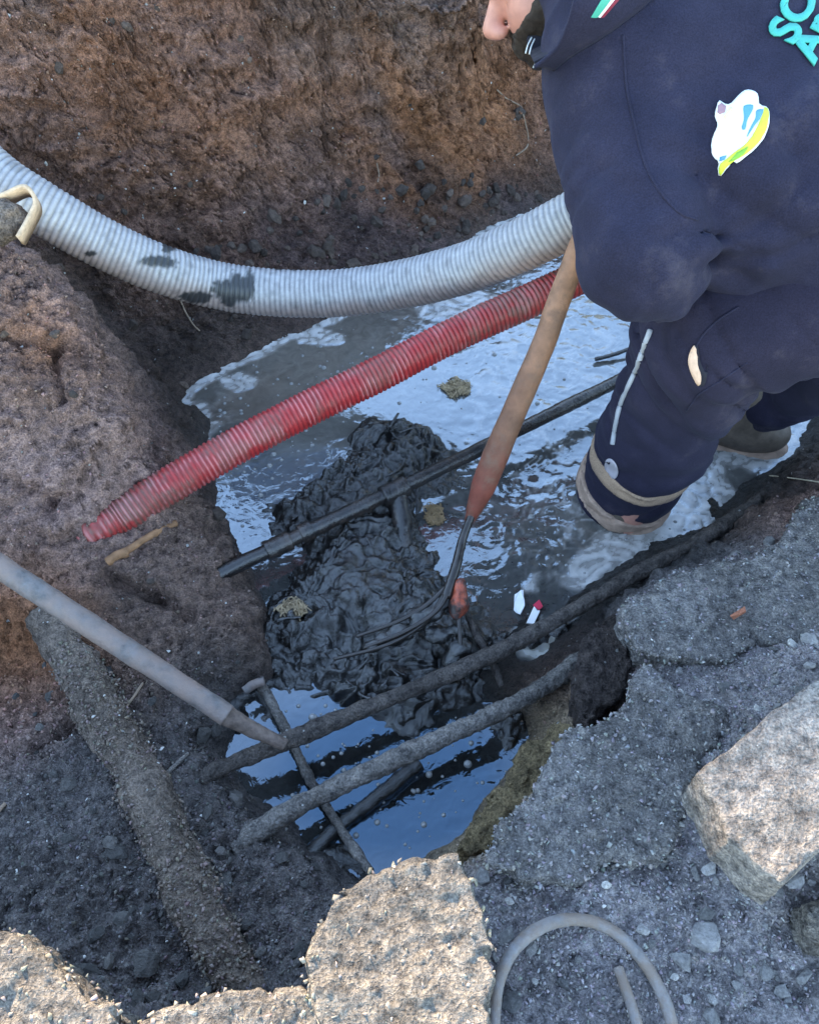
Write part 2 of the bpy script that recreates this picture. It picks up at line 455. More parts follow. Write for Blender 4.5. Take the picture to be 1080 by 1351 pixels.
# main pool bed
cp(-.08, 'K', (500, 480), (400, 520), (310, 570), (650, 400), (700, 600), (820, 420), (1000, 450), (580, 420), (620, 640), (760, 320), (900, 320), (1080, 330), (480, 560), (1050, 400))
cp(-.05, 'K', (290, 620), (330, 690), (345, 750), (600, 720), (680, 760), (740, 760), (790, 720), (880, 680), (1000, 600), (1075, 505), (450, 620), (500, 720), (450, 820), (600, 800), (390, 830), (930, 640), (1040, 570), (1120, 470))
# mud strip and right bank
for u, v in [(690, 822), (760, 782), (830, 738), (880, 712), (940, 700), (965, 668), (900, 640), (935, 655), (1040, 606), (1066, 575), (1050, 545), (1080, 527), (1120, 505)]: cp(.004, 'K', (u, v))
cp(.035, 'K', (780, 792), (850, 752), (920, 716), (985, 672), (1010, 640), (1080, 560), (1150, 530)); cp(.06, 'K', (800, 800), (880, 750), (960, 715), (1030, 630)); cp(.1, 'D', (1080, 590), (1030, 660))
cp(.15, 'G', (835, 792), (905, 757), (1000, 728)); cp(.17, 'L', (1040, 672), (1080, 650), (1150, 640)); cp(.185, 'G', (860, 800), (950, 770), (1050, 740), (1080, 800)); cp(.185, 'L', (1060, 720))
cp(.095, 'D', (785, 850), (775, 905), (800, 940)); cp(.12, 'P', (820, 870), (815, 925)); cp(.165, 'G', (850, 900), (770, 965), (745, 990), (705, 1052)); cp(.16, 'G', (660, 1115), (640, 1150))
cp(.185, 'G', (850, 860), (900, 900), (1000, 850), (850, 1000), (905, 1000), (780, 1060)); cp(.18, 'G', (900, 1100), (750, 1150), (850, 1200), (1000, 1215)); cp(.235, 'G', (1010, 945), (985, 1040)); cp(.26, 'G', (1080, 905), (1080, 1000), (1040, 1080), (1080, 1090)); cp(.19, 'G', (960, 960), (945, 1110), (1080, 1180))
cp(.165, 'G', (700, 1250), (800, 1300), (900, 1300), (1050, 1300), (700, 1380), (850, 1400), (1050, 1420)); cp(.15, 'G', (540, 1250), (560, 1340))
cp(.2, 'G', (1220, 800), (1220, 1000), (1220, 1250), (1220, 1420), (1220, 650))
# the land around, out of the frame
for x in (-60, -8, -2.2, -1.2, 0, 1.2, 2.2, 8, 60):
    for y in (-60, -8, -1.2): cw(x, y, .35 if y > -2 else .5, 'S')
    for y in (3.2, 9, 60): cw(x, y, .62, 'S')
for y in (-.5, .2, .8, 1.4, 2.0, 2.6):
    cw(-2.2, y, .5, 'S'); cw(-8, y, .6, 'S'); cw(-60, y, .6, 'S'); cw(1.9, y, .36, 'S'); cw(8, y, .6, 'S'); cw(60, y, .6, 'S')
for x in (-.9, -.6, -.35, -.15, .02): cw(x, .03, .265, 'G'); cw(x, -.25, .27, 'G')
for x in (.2, .45, .7): cw(x, -.25, .17, 'G')

def axis_arr(a, b, h, far):
    fine = np.arange(a, b + h / 2, h)
    def ext(s0):
        e = []; s = s0; d = h
        while s < far: d *= 1.35; s += d; e.append(s)
        return np.array(e)
    lo = -ext(-a)[::-1]; hi = ext(b)
    return np.concatenate([lo, fine, hi])
GX = axis_arr(-1.02, 1.02, 0.0042, 55); GY = axis_arr(0.06, 2.4, 0.0042, 55)
GY = np.concatenate([GY[GY < 1.48], np.arange(1.48, 2.32, .0020), GY[GY >= 2.32]])
cpts = np.array([c[:2] for c in ctrl])
pv, pe, pf, ov, oe, of = geometry.delaunay_2d_cdt([Vector(c) for c in cpts], [], [], 0, 1e-6)
src = [o[0] for o in ov]
vals = np.array([[c[2], *EC[c[3]], WETC[c[3]]] for c in ctrl])
H = np.zeros((len(GX), len(GY), 5), np.float32); H[..., 0] = 0.5; H[..., 1:4] = EC['S']
for f in pf:
    p = np.array([pv[i] for i in f]); val = vals[[src[i] for i in f]]
    i0, i1 = np.searchsorted(GX, [p[:, 0].min() - 1e-6, p[:, 0].max() + 1e-6]); j0, j1 = np.searchsorted(GY, [p[:, 1].min() - 1e-6, p[:, 1].max() + 1e-6])
    if i1 <= i0 or j1 <= j0: continue
    X, Y = np.meshgrid(GX[i0:i1], GY[j0:j1], indexing='ij')
    d = (p[1, 1] - p[2, 1]) * (p[0, 0] - p[2, 0]) + (p[2, 0] - p[1, 0]) * (p[0, 1] - p[2, 1])
    if abs(d) < 1e-12: continue
    a = ((p[1, 1] - p[2, 1]) * (X - p[2, 0]) + (p[2, 0] - p[1, 0]) * (Y - p[2, 1])) / d
    b = ((p[2, 1] - p[0, 1]) * (X - p[2, 0]) + (p[0, 0] - p[2, 0]) * (Y - p[2, 1])) / d
    c = 1 - a - b
    m = (a > -1e-5) & (b > -1e-5) & (c > -1e-5)
    sub = H[i0:i1, j0:j1]; r = a[..., None] * val[0] + b[..., None] * val[1] + c[..., None] * val[2]
    sub[m] = r[m]
def blur(A, r):
    k = np.exp(-0.5 * (np.arange(-3 * r, 3 * r + 1) / r) ** 2); k /= k.sum()
    for ax in (0, 1):
        B = np.zeros_like(A); pad = [(0, 0)] * A.ndim; pad[ax] = (3 * r, 3 * r); Ap = np.pad(A, pad, mode='edge')
        for i, wgt in enumerate(k):
            s_ = [slice(None)] * A.ndim; s_[ax] = slice(i, i + A.shape[ax]); B += wgt * Ap[tuple(s_)]
        A = B
    return A
H[..., 0] = blur(H[..., 0], 3); H[..., 1:] = blur(H[..., 1:], 6)
XX, YY = np.meshgrid(GX, GY, indexing='ij')
P2 = np.stack([XX, YY, H[..., 0]], -1).reshape(-1, 3)
gx, gy = np.gradient(H[..., 0], GX, GY)
NR = np.stack([-gx, -gy, np.ones_like(gx)], -1).reshape(-1, 3); NR /= np.linalg.norm(NR, axis=1)[:, None]
steep = np.clip((1 - NR[:, 2]) * 2.2, 0, 1)
inner = (np.abs(P2[:, 0]) < 1.6) & (P2[:, 1] > -0.3) & (P2[:, 1] < 2.9)
disp = np.zeros(len(P2)); Pi = P2[inner]; st = steep[inner]
wetI = H[..., 4].reshape(-1)[inner]
big = fbm(Pi * 5.5, 4); lump = billow(Pi * 17 + 3, 4, 0.55); fine = fbm(Pi * 75, 3, 0.6); mid = fbm(Pi * 30 + 7, 3)
wallness = sstep(0.1, 0.3, Pi[:, 2]) * sstep(1.0, 1.4, Pi[:, 1])
cell = 0.5 - np.abs(perlin(Pi * 38 + 2.0 * np.stack([mid, -mid, mid], 1)))
d = 0.024 * big * (0.6 + 0.9 * st) + 0.032 * (lump - 0.3) + 0.012 * mid + 0.0065 * fine + 0.008 * (cell - .3)
strata = perlin(np.stack([Pi[:, 0] * 3, Pi[:, 1] * 3, Pi[:, 2] * 26 + 2.2 * Pi[:, 0]], 1))
d += 0.018 * wallness * strata + 0.045 * wallness * (billow(Pi * np.array([6, 6, 11]), 3) - .3)
seen = (Pi[:, 0] > -1.02) & (Pi[:, 0] < 1.02) & (Pi[:, 1] > .05) & (Pi[:, 1] < 2.4)
Ps = Pi[seen]; wrp = np.stack([mid[seen], fine[seen] * .4, -mid[seen]], 1)
f1, f2, rr_ = worley(Ps * 13 + wrp * 1.1, 3); clod = 0.020 * (rr_ - .5) * sstep(.0, .25, f2 - f1) - 0.010 * sstep(.10, .0, f2 - f1)
msk = sstep(-.15, .25, fbm(Ps * 4.4 + 77, 2))
f1, f2, rr_ = worley(Ps * 42 + wrp * 2.0, 5); clod += msk * (0.0085 * (rr_ - .4) * sstep(.0, .3, f2 - f1) - 0.004 * sstep(.12, .0, f2 - f1))
d[seen] += clod * (0.45 + 0.75 * sstep(.2, .0, wetI[seen])) * (0.7 + .6 * wallness[seen])
gravel_ = sstep(0.17, 0.21, H[..., 1].reshape(-1)[inner] ) * (H[..., 3].reshape(-1)[inner] > 0.165)
d *= 1 - 0.45 * gravel_
shore = np.clip(np.abs(Pi[:, 2]) / 0.05, 0.35, 1)
disp[inner] = d * shore
# a gouged crack along the right bank and clefts in the left one
def groove(pts, width, depth):
    global disp
    Q = np.array(pts)
    for a, b in zip(Q[:-1], Q[1:]):
        ab = b - a; t = np.clip(((P2[:, :2] - a[:2]) @ ab[:2]) / (ab[:2] @ ab[:2]), 0, 1)
        dist = np.linalg.norm(P2[:, :2] - (a[:2] + t[:, None] * ab[:2]), axis=1) + 0.006 * perlin(P2 * 60)
        disp -= depth * np.exp(-(dist / width) ** 2) * (dist < 4 * width)
for pts, zz, wd, dp in [([(760, 985), (800, 955), (832, 905), (862, 858)], .16, .011, .05), ([(20, 470), (80, 465), (75, 520)], .33, .008, .03),
                        ([(150, 765), (200, 780), (250, 800)], .12, .012, .035), ([(40, 990), (90, 960), (130, 920)], .07, .008, .02),
                        ([(0, 640), (60, 660), (110, 640)], .23, .012, .025), ([(880, 985), (905, 1010)], .18, .008, .03), ([(900, 870), (960, 842), (1010, 830)], .185, .01, .02),
                        ([(830, 790), (845, 830), (830, 870)], .17, .01, .025)]:
    groove([PZ(u, v, zz) for u, v in pts], wd, dp)
VG = P2 + NR * disp[:, None]
colG = H[..., 1:4].reshape(-1, 3).copy(); wetG = H[..., 4].reshape(-1).copy()
tintn = np.zeros(len(P2)); tintn[inner] = fbm(Pi * 3.3 + 31, 4)
colG *= (1 + 0.35 * tintn)[:, None]
orange = np.zeros(len(P2)); orange[inner] = sstep(0.05, 0.45, fbm(Pi * 4.1 + 50, 3)) * wallness
colG = colG * (1 - 0.35 * orange[:, None]) + np.array(EC['O']) * 0.35 * orange[:, None]
nx, ny = len(GX), len(GY)
ii = (np.arange(nx - 1)[:, None] * ny + np.arange(ny - 1)[None, :]).ravel()
FG = np.stack([ii, ii + ny, ii + ny + 1, ii + 1], 1)
ground = link('ground', mesh_np('ground', VG, FG, earth_mat('earth', use_wet=True), cols=colG, wet=wetG))
props(ground, 'dug brown earth of the pit with grey rubble banks', None, None, 'structure')
BVG = None
def ground_bvh():
    global BVG
    if BVG is None:
        m = (VG[:, 0] > -1.3) & (VG[:, 0] < 1.3) & (VG[:, 1] > -0.1) & (VG[:, 1] < 2.6)
        keep = m[FG].all(1); idx = np.unique(FG[keep]); remap = np.full(len(VG), -1); remap[idx] = np.arange(len(idx))
        BVG = BVHTree.FromPolygons(VG[idx].tolist(), remap[FG[keep]].tolist())
    return BVG
def ground_z(x, y):
    h = ground_bvh().ray_cast(Vector((x, y, 2.0)), Vector((0, 0, -1)))
    return h[0].z if h[0] is not None else 0.2
def ground_at(u, v):              # where a sight line meets the ground
    h = ground_bvh().ray_cast(Vector(CAM), Vector(ray(u, v)).normalized())
    return np.array(h[0]) if h[0] is not None else PZ(u, v, .18)

# ================================================================== WATER
def water_material():
    m, nt, b = new_mat('murky_water')
    co = nt.nodes.new('ShaderNodeTexCoord').outputs['Object']
    a = nt.nodes.new('ShaderNodeAttribute'); a.attribute_name = 'Col'
    n = noise_n(nt, co, 26, 7, 0.6, 1.6)
    c = mixc(nt, 1.0, a.outputs['Color'], ramp(nt, n, [(0.3, (0.75,) * 3), (0.7, (1.25,) * 3)]), 'MULTIPLY')
    nt.links.new(c, b.inputs['Base Color'])
    wa = nt.nodes.new('ShaderNodeAttribute'); wa.attribute_name = 'wet'      # scum: rougher
    r = nt.nodes.new('ShaderNodeMapRange'); r.inputs['To Min'].default_value = 0.03; r.inputs['To Max'].default_value = 0.55
    nt.links.new(wa.outputs['Fac'], r.inputs['Value']); nt.links.new(r.outputs[0], b.inputs['Roughness'])
    b.inputs['IOR'].default_value = 2.25; fa = nt.nodes.new('ShaderNodeAttribute'); fa.attribute_name = 'sky_tint'; nt.links.new(mixc(nt, fa.outputs['Fac'], (.78, .89, 1.0), (.27, .50, .74)), b.inputs['Specular Tint'])   # blue of the reflected sky painted in as tint, darker over the lower pool
    n2 = noise_n(nt, co, 45, 3, 0.5, 1.2)
    nt.links.new(bump(nt, n2, 0.10, 0.006), b.inputs['Normal'])
    return m
WX = np.arange(-0.75, 1.35, 0.0045); WY = np.arange(0.24, 2.75, 0.0045)
wxx, wyy = np.meshgrid(WX, WY, indexing='ij')
PW = np.stack([wxx, wyy, np.zeros_like(wxx)], -1).reshape(-1, 3)
U, V_, _ = project(PW)
def near(u, v, ru, rv):
    return np.exp(-(((U - u) / ru) ** 2 + ((V_ - v) / rv) ** 2))
# how stirred the surface is: the stretch between fork and boot boils, the far-left corner lies flat
stir = np.clip(near(700, 640, 130, 170) * 1.3 + near(790, 430, 110, 60) + 0.15 * near(560, 560, 100, 60), 0, 1)
zw = np.zeros(len(PW))
dom = np.stack([fbm(PW * 9 + 4, 2), fbm(PW * 9 + 40, 2), np.zeros(len(PW))], 1)
zw += stir * (0.0014 * fbm(PW * 24 + dom * 1.6, 2) + 0.0010 * (0.4 - np.abs(perlin(PW * 46 + dom * 2.4))) + 0.00025 * perlin(PW * 105 + dom * 3))
zw += 0.00035 * fbm(PW * 30 + dom, 2)
patchy = sstep(-.05, .22, fbm(PW * 10 + 61 + dom, 3)) * (1 + 1.3 * np.clip(near(540, 1030, 170, 110), 0, 1))
zw += patchy * (1 - stir) * (0.0009 * np.abs(perlin(PW * 62 + dom * 3)) + 0.0004 * perlin(PW * 120 + dom * 2))
for k in range(44):
    t = RNG.integers(0, 3)
    cu, cv = (RNG.normal(690, 62), RNG.normal(665, 95)) if t else (RNG.normal(780, 45), RNG.normal(430, 25))
    c = PZ(cu, cv, 0); dd = np.linalg.norm(PW[:, :2] - c[:2], axis=1); rr = RNG.uniform(.012, .055)
    m = dd < 3 * rr; zw[m] += 0.0006 * np.cos(dd[m] / (rr * 0.16)) * np.exp(-(dd[m] / rr) ** 2)
scum = np.zeros(len(PW))
nz = fbm(PW * 16 + dom * 0.8, 4)
gi = np.clip(np.searchsorted(GX, PW[:, 0]), 0, nx - 1); gj = np.clip(np.searchsorted(GY, PW[:, 1]), 0, ny - 1)
gh = VG[:, 2].reshape(nx, ny)[gi, gj]
shoref = blur((gh > -0.004).astype(np.float32).reshape(wxx.shape), 5).ravel()
farshore = sstep(0.22, 0.42, shoref + 0.22 * nz) * sstep(1.15, 1.3, PW[:, 1])
lump_ = [(320, 505, 22, 12), (420, 445, 26, 10), (258, 565, 26, 30), (1000, 592, 55, 30), (925, 655, 40, 45), (870, 720, 90, 40), (735, 850, 50, 25), (660, 310, 90, 30), (600, 400, 60, 20), (830, 760, 90, 30)]
for k_, (u, v, a_, b_) in enumerate(lump_):
    scum = np.maximum(scum, sstep(0.30, 0.55, near(u, v, a_ * 1.2, b_ * 1.2) * 0.95 + 0.55 * nz) * (0.85 if k_ != 6 else 0.7))
scum = np.maximum(scum, farshore * 0.95)
streak = sstep(0.16, 0.34, fbm(PW * 13 + dom * 2.2, 4)) * np.clip(near(730, 520, 130, 120) + near(620, 420, 90, 60) + 0.4 * near(300, 560, 70, 60), 0, 1)
scum = np.maximum(scum, 0.5 * streak)
wisps = sstep(0.10, 0.02, np.abs(fbm(PW * 11 + dom * 2.5 + 5, 3))) * np.clip(near(860, 690, 110, 60) + .8 * near(740, 560, 120, 150) + .7 * near(640, 420, 110, 70), 0, 1)
scum = np.maximum(scum, 0.55 * wisps)
murk = np.clip(near(420, 490, 190, 90) + near(880, 690, 120, 70) + 0.55 * near(760, 480, 120, 90), 0, 1)
lower_pool = near(520, 1030, 190, 130)
wc = np.array([0.055, 0.055, 0.053])[None] * (1 - murk[:, None]) + np.array([0.150, 0.140, 0.125])[None] * murk[:, None]
wc = wc * (1 - 0.75 * np.clip(lower_pool * 1.4, 0, 1)[:, None])
scum = scum * (0.45 + 0.55 * sstep(-.18, .16, fbm(PW * 55 + dom * 3, 3)))
sc_col = np.array([0.50, 0.475, 0.45])
wc = wc * (1 - scum[:, None]) + sc_col * scum[:, None]
yl = near(735, 850, 60, 30)[:, None] * scum[:, None]; wc = wc * (1 - .6 * yl) + np.array([.40, .36, .22]) * .6 * yl
zw += 0.0035 * scum * (0.6 + 0.8 * fbm(PW * 55, 3))
PW[:, 2] = zw
# sheet only where the bed lies below it
jj = (np.arange(len(WX) - 1)[:, None] * len(WY) + np.arange(len(WY) - 1)[None, :]).ravel()
FWt = np.stack([jj, jj + len(WY), jj + len(WY) + 1, jj + 1], 1)
water = link('water', mesh_np('water', PW, FWt, water_material(), cols=wc, wet=np.clip(scum, 0, 1)))
fa_ = water.data.attributes.new('sky_tint', 'FLOAT', 'POINT'); fa_.data.foreach_set('value', np.clip(lower_pool * 1.5, 0, 1).astype(np.float32))
props(water, 'murky standing water with blue sky reflection tinted into its sheen', None, None, 'structure')

# ================================================================== BLACK MUD HEAP in the middle of the pool
def poly_sdf(P, poly):
    """signed distance (negative inside) of 2-D points to a polygon"""
    poly = np.asarray(poly, float); d = np.full(len(P), 1e9); inside = np.zeros(len(P), bool)
    for a, b in zip(poly, np.roll(poly, -1, 0)):
        ab = b - a; t = np.clip(((P - a) @ ab) / (ab @ ab), 0, 1)
        d = np.minimum(d, np.linalg.norm(P - (a + t[:, None] * ab), axis=1))
        cond = ((a[1] > P[:, 1]) != (b[1] > P[:, 1]))
        with np.errstate(divide='ignore', invalid='ignore'):
            xi = (b[0] - a[0]) * (P[:, 1] - a[1]) / (b[1] - a[1] + 1e-12) + a[0]
        inside ^= cond & (P[:, 0] < xi)
    return np.where(inside, -d, d)
def mud_material():
    m, nt, b = new_mat('black_mud')
    co = nt.nodes.new('ShaderNodeTexCoord').outputs['Object']
    n = noise_n(nt, co, 30, 8, 0.7, 0.8)
    nt.links.new(ramp(nt, n, [(0.3, (0.003, 0.003, 0.003)), (0.55, (0.009, 0.008, 0.008)), (0.75, (0.028, 0.023, 0.019))]), b.inputs['Base Color'])
    nt.links.new(ramp(nt, math_n(nt, 'ADD', math_n(nt, 'MULTIPLY', noise_n(nt, co, 60, 5, 0.7), .45), math_n(nt, 'MULTIPLY', noise_n(nt, co, 10, 4, 0.6), .55)), [(0.40, (0.04,) * 3), (0.60, (0.24,) * 3)]), b.inputs['Roughness'])
    b.inputs['Specular IOR Level'].default_value = 0.9
    h = math_n(nt, 'ADD', noise_n(nt, co, 120, 5, 0.7, 0.8), noise_n(nt, co, 300, 3, 0.6))
    h = math_n(nt, 'ADD', h, math_n(nt, 'MULTIPLY', noise_n(nt, co, 650, 3, 0.7), 0.5))
    nt.links.new(bump(nt, h, 0.4, 0.004), b.inputs['Normal'])
    return m
MUD = mud_material()
def mud_patch(name, poly_px, hmax, slope, seed, label, z0=0.03, step=0.0024, fold=1.0):
    poly = np.array([PZ(u, v, z0)[:2] for u, v in poly_px])
    xs = np.arange(poly[:, 0].min() - .04, poly[:, 0].max() + .04, step); ys = np.arange(poly[:, 1].min() - .04, poly[:, 1].max() + .04, step)
    X, Y = np.meshgrid(xs, ys, indexing='ij'); P = np.stack([X, Y, np.full_like(X, seed)], -1).reshape(-1, 3)
    wob = 0.030 * fbm(P * 14, 3) + 0.016 * billow(P * 34, 2) - .005
    sd = poly_sdf(P[:, :2], poly) + wob
    base = hmax * (1 - np.exp(np.minimum(sd, 0.0) * slope / hmax)) - np.maximum(sd, 0) * 0.8 - 0.004
    w1 = np.stack([fbm(P * 11 + 5, 2), fbm(P * 11 + 25, 2), np.zeros(len(P))], 1)
    w2 = np.stack([fbm(P * 28 + 5, 2), fbm(P * 28 + 25, 2), np.zeros(len(P))], 1)
    ins = sstep(0.015, -0.02, sd)
    rel = 0.034 * fbm(P * 9, 3) + 0.034 * (billow(P * 15 + w1 * 1.2, 3, .55) - .28)
    rel += fold * (0.020 * (0.35 - np.abs(perlin(P * np.array([26, 17, 20]) + w1 * 3.0))) + 0.007 * (0.35 - np.abs(perlin(P * 55 + w2 * 2.2))) + 0.0022 * fbm(P * 130, 2))
    calm = 0.6 + 0.4 * sstep(-.25, .2, fbm(P * 7 + 44, 2))
    w3, w4, wr = worley(P * 26 + w2 * .8, int(seed * 10)); rel = rel * calm + 0.024 * (wr - .45) * sstep(0, .3, w4 - w3) * sstep(-.1, .2, fbm(P * 8 + 90, 2))
    Z = base + ins * rel
    V = np.stack([P[:, 0], P[:, 1], Z], 1)
    # drag sideways a little so folds lean over
    V[:, 0] += ins * 0.010 * w2[:, 0]; V[:, 1] += ins * 0.010 * w2[:, 1]
    ny_ = len(ys); k = (np.arange(len(xs) - 1)[:, None] * ny_ + np.arange(ny_ - 1)[None, :]).ravel()
    F = np.stack([k, k + ny_, k + ny_ + 1, k + 1], 1)
    F = F[(Z[F] > -0.03).any(1)]
    idx = np.unique(F); rm = np.full(len(V), -1); rm[idx] = np.arange(len(idx))
    o = link(name, mesh_np(name, V[idx], rm[F], MUD))
    props(o, label, None, None, 'stuff'); return V[idx]
MUDV = mud_patch('black_mud', [(470, 545), (505, 530), (555, 548), (598, 585), (612, 622), (560, 650), (556, 700), (590, 740), (640, 785), (672, 830), (660, 885), (585, 915), (530, 950), (470, 925), (400, 890), (345, 885), (318, 850), (335, 800), (352, 770),
                        (372, 752), (398, 712), (352, 690), (345, 660), (420, 618), (450, 590)], .058, .8, 3.1, 'glistening black mud heaped in folds in the middle of the pool')
mud_patch('black_mud', [(285, 930), (330, 893), (395, 862), (520, 900), (640, 880), (660, 915), (600, 940), (545, 985), (500, 955), (430, 915), (385, 915), (345, 960), (320, 990), (345, 1030), (300, 1035), (280, 990)], .016, .6, 8.7, 'wet black mud under the pipes, also painting the shadow below the undercut bank', z0=.0, fold=.6)  # left end is a dark sheet in place of the undercut's shadow
mud_patch('black_mud', [(405, 1120), (440, 1110), (485, 1125), (505, 1150), (450, 1172), (405, 1165)], .010, .5, 12.3, 'black sludge in the near corner of the lower pool', z0=.0, fold=.35)
mud_patch('black_mud', [(640, 935), (690, 945), (700, 985), (672, 1000), (650, 975)], .02, .6, 15.3, 'black sludge in the notch below the asphalt edge', z0=.0, fold=.5)
mud_patch('black_mud', [(690, 835), (760, 800), (840, 755), (910, 725), (1000, 668), (1030, 625), (1090, 570), (1090, 545), (1040, 535), (1030, 520), (1095, 520), (1100, 600), (1045, 640), (1010, 690), (900, 745), (800, 800), (700, 850)], .05, .8, 5.9,
          'strip of black mud along the foot of the rubble bank', z0=.03)

def debris():
    AV, AF = [], []; off = 0; up = MUDV[MUDV[:, 2] > .02]
    for k in range(55):
        c = up[RNG.integers(len(up))]; a = RNG.normal(.6, .9); L_ = RNG.uniform(.012, .05); d_ = np.array([math.cos(a), math.sin(a), 0]) * L_ / 2; b_ = RNG.normal(0, .006, 3)
        C, _ = catmull([c - d_, c + b_ + np.array([0, 0, .003]), c + d_ + np.array([0, 0, RNG.normal(0, .006)])], 9); V, F = tube(C, np.linspace(1, .5, 9) * RNG.uniform(.0012, .0042), 7, cap=False); V = V + .002 * fbm(V * 120, 2)[:, None]
        AV.append(V); AF.append(F + off); off += len(V)
    o = link('mud_debris', mesh_np('mud_debris', np.vstack(AV), np.vstack(AF), MUD)); props(o, 'slimy black strands and rag ends stuck in the mud heap', None, None, 'stuff')
debris()

# ================================================================== HOSES AND PIPES
def hose_mesh(pts, r, pitch, depth, n_per=7, seg=56, colfn=None, sharp=1.0, helix=True, taper=0.0):
    C0, u0 = catmull(pts, 50); L = u0[-1]
    n = int(L / pitch * n_per); C, u = catmull(pts, n)
    a = np.linspace(0, 1, seg, endpoint=False)
    ph = (u[:, None] / pitch + (a[None, :] if helix else 0 * a[None, :])) % 1.0
    rib = np.abs(np.sin(np.pi * ph)) ** sharp            # 0 in the groove, 1 on the crest
    R = (r - depth + depth * rib) * (1 - taper * sstep(.24, .02, u))[:, None]
    V, F = tube(C, R, seg)
    body = V[:n * seg]
    CC = np.repeat(C, seg, 0)
    sc_ = 1 + .03 * fbm(body * 9, 2) + .012 * perlin(body * 40); V[:n * seg] = CC + (body - CC) * sc_[:, None]; body = V[:n * seg]
    col, wet_ = colfn(body, rib.ravel(), (body - CC) / r)
    col = np.vstack([col, col[:1], col[-1:]]); wet_ = np.concatenate([wet_, wet_[:1], wet_[-1:]])
    return V, F, col, wet_
def plastic_mat(name, spec=0.5, sub=0.0):
    m, nt, b = new_mat(name)
    co = nt.nodes.new('ShaderNodeTexCoord').outputs['Object']
    a = nt.nodes.new('ShaderNodeAttribute'); a.attribute_name = 'Col'
    n = noise_n(nt, co, 60, 6, 0.7)
    nt.links.new(mixc(nt, 1.0, a.outputs['Color'], ramp(nt, n, [(0.3, (0.8,) * 3), (0.7, (1.2,) * 3)]), 'MULTIPLY'), b.inputs['Base Color'])
    wa = nt.nodes.new('ShaderNodeAttribute'); wa.attribute_name = 'wet'
    nt.links.new(wa.outputs['Fac'], b.inputs['Roughness'])
    b.inputs['Specular IOR Level'].default_value = spec
    nt.links.new(bump(nt, noise_n(nt, co, 220, 4, 0.7), 0.15, 0.002), b.inputs['Normal'])
    return m
def grey_cols(P, rib, nd):
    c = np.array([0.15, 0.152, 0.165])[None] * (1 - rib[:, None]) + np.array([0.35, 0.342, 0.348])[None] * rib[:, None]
    # brown reflected from the earth, painted on the underside and flanks
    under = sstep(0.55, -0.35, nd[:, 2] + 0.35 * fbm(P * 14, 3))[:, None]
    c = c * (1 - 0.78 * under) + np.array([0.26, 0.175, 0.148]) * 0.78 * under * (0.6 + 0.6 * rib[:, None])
    n = fbm(P * np.array([40, 40, 40]), 4); nn = fbm(P * 120, 2)
    st = np.zeros(len(P))
    for u, v, ru, rv, dep in [(308, 383, 30, 22, 1.6), (262, 392, 22, 8, 1.6), (212, 345, 26, 9, 1.6), (222, 325, 10, 14, 1.6), (118, 335, 8, 4, 1.5), (380, 350, 30, 6, 1.6), (330, 372, 8, 20, 1.6)]:
        c0 = PD(u, v, dep - .05); U_, V2, dz = project(P)
        st = np.maximum(st, np.exp(-(((U_ - u) / ru) ** 2 + ((V2 - v) / rv) ** 2)) * (nd @ FW < 0.1))
    spot = sstep(0.34, 0.5, perlin(P * 55 + 8)) * 0.25
    s = np.clip(sstep(0.30, 0.52, st * 0.9 + 0.45 * n + 0.2 * nn) + 0.0, 0, 1); s = np.maximum(s, spot * (nd @ FW < 0))[:, None]
    c = c * (1 - 0.93 * s) + np.array([0.012, 0.014, 0.016]) * 0.93 * s
    return c, np.full(len(P), 0.42)
gh_pts = [PD(-150, 120, 1.42), PD(-60, 188, 1.45), PD(0, 238, 1.47), PD(60, 277, 1.50), PD(130, 318, 1.55), PD(200, 350, 1.60), PD(280, 375, 1.66), PD(360, 386, 1.68), PD(440, 387, 1.68), PD(520, 377, 1.65), PD(600, 358, 1.59), PD(680, 327, 1.51), PD(750, 292, 1.45), PD(830, 250, 1.40), PD(930, 190, 1.42)]
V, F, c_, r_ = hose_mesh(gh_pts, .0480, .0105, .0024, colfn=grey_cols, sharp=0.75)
o = link('suction_hose', mesh_np('suction_hose', V, F, plastic_mat('pale_hose_plastic'), cols=c_, wet=r_))
props(o, 'thick pale grey ribbed suction hose with black tar stains sagging by the far wall', 'hose')

def red_cols(P, rib, nd):
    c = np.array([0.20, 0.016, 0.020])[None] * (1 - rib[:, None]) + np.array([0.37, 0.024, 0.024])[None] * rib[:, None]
    n = fbm(P * 13 + 4, 4); n2 = fbm(P * 60, 3)
    du = sstep(0.00, 0.30, n + 0.35 * n2 + 0.12 * nd[:, 2])[:, None]
    U_, _v, _d = project(P)
    dusty = np.clip(sstep(520, 760, U_) * 0.65 + sstep(330, 150, U_) * 0.6, 0, 1)[:, None]
    du = np.clip(du * 0.55 + dusty * (0.35 + 0.9 * sstep(-.2, .3, n2)[:, None]), 0, 0.9) * (0.55 + 0.45 * (1 - rib[:, None]))
    c = c * (1 - du) + np.array([0.15, 0.085, 0.066]) * du
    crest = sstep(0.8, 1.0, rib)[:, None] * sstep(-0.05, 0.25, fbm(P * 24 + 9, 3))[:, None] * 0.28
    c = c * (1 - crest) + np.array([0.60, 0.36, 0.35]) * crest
    return c, np.full(len(P), 0.45)
rh = [PZ(84, 725, .05), PZ(112, 708, .142), PZ(160, 680, .156), PZ(210, 648, .168), PZ(300, 595, .19), PZ(400, 542, .21), PZ(500, 493, .235), PZ(600, 441, .265), PZ(700, 396, .295), PZ(780, 358, .32), PZ(880, 312, .33)]
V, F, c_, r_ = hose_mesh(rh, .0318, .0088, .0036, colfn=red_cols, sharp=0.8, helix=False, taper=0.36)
o = link('corrugated_conduit', mesh_np('corrugated_conduit', V, F, plastic_mat('red_plastic', 0.45), cols=c_, wet=r_))
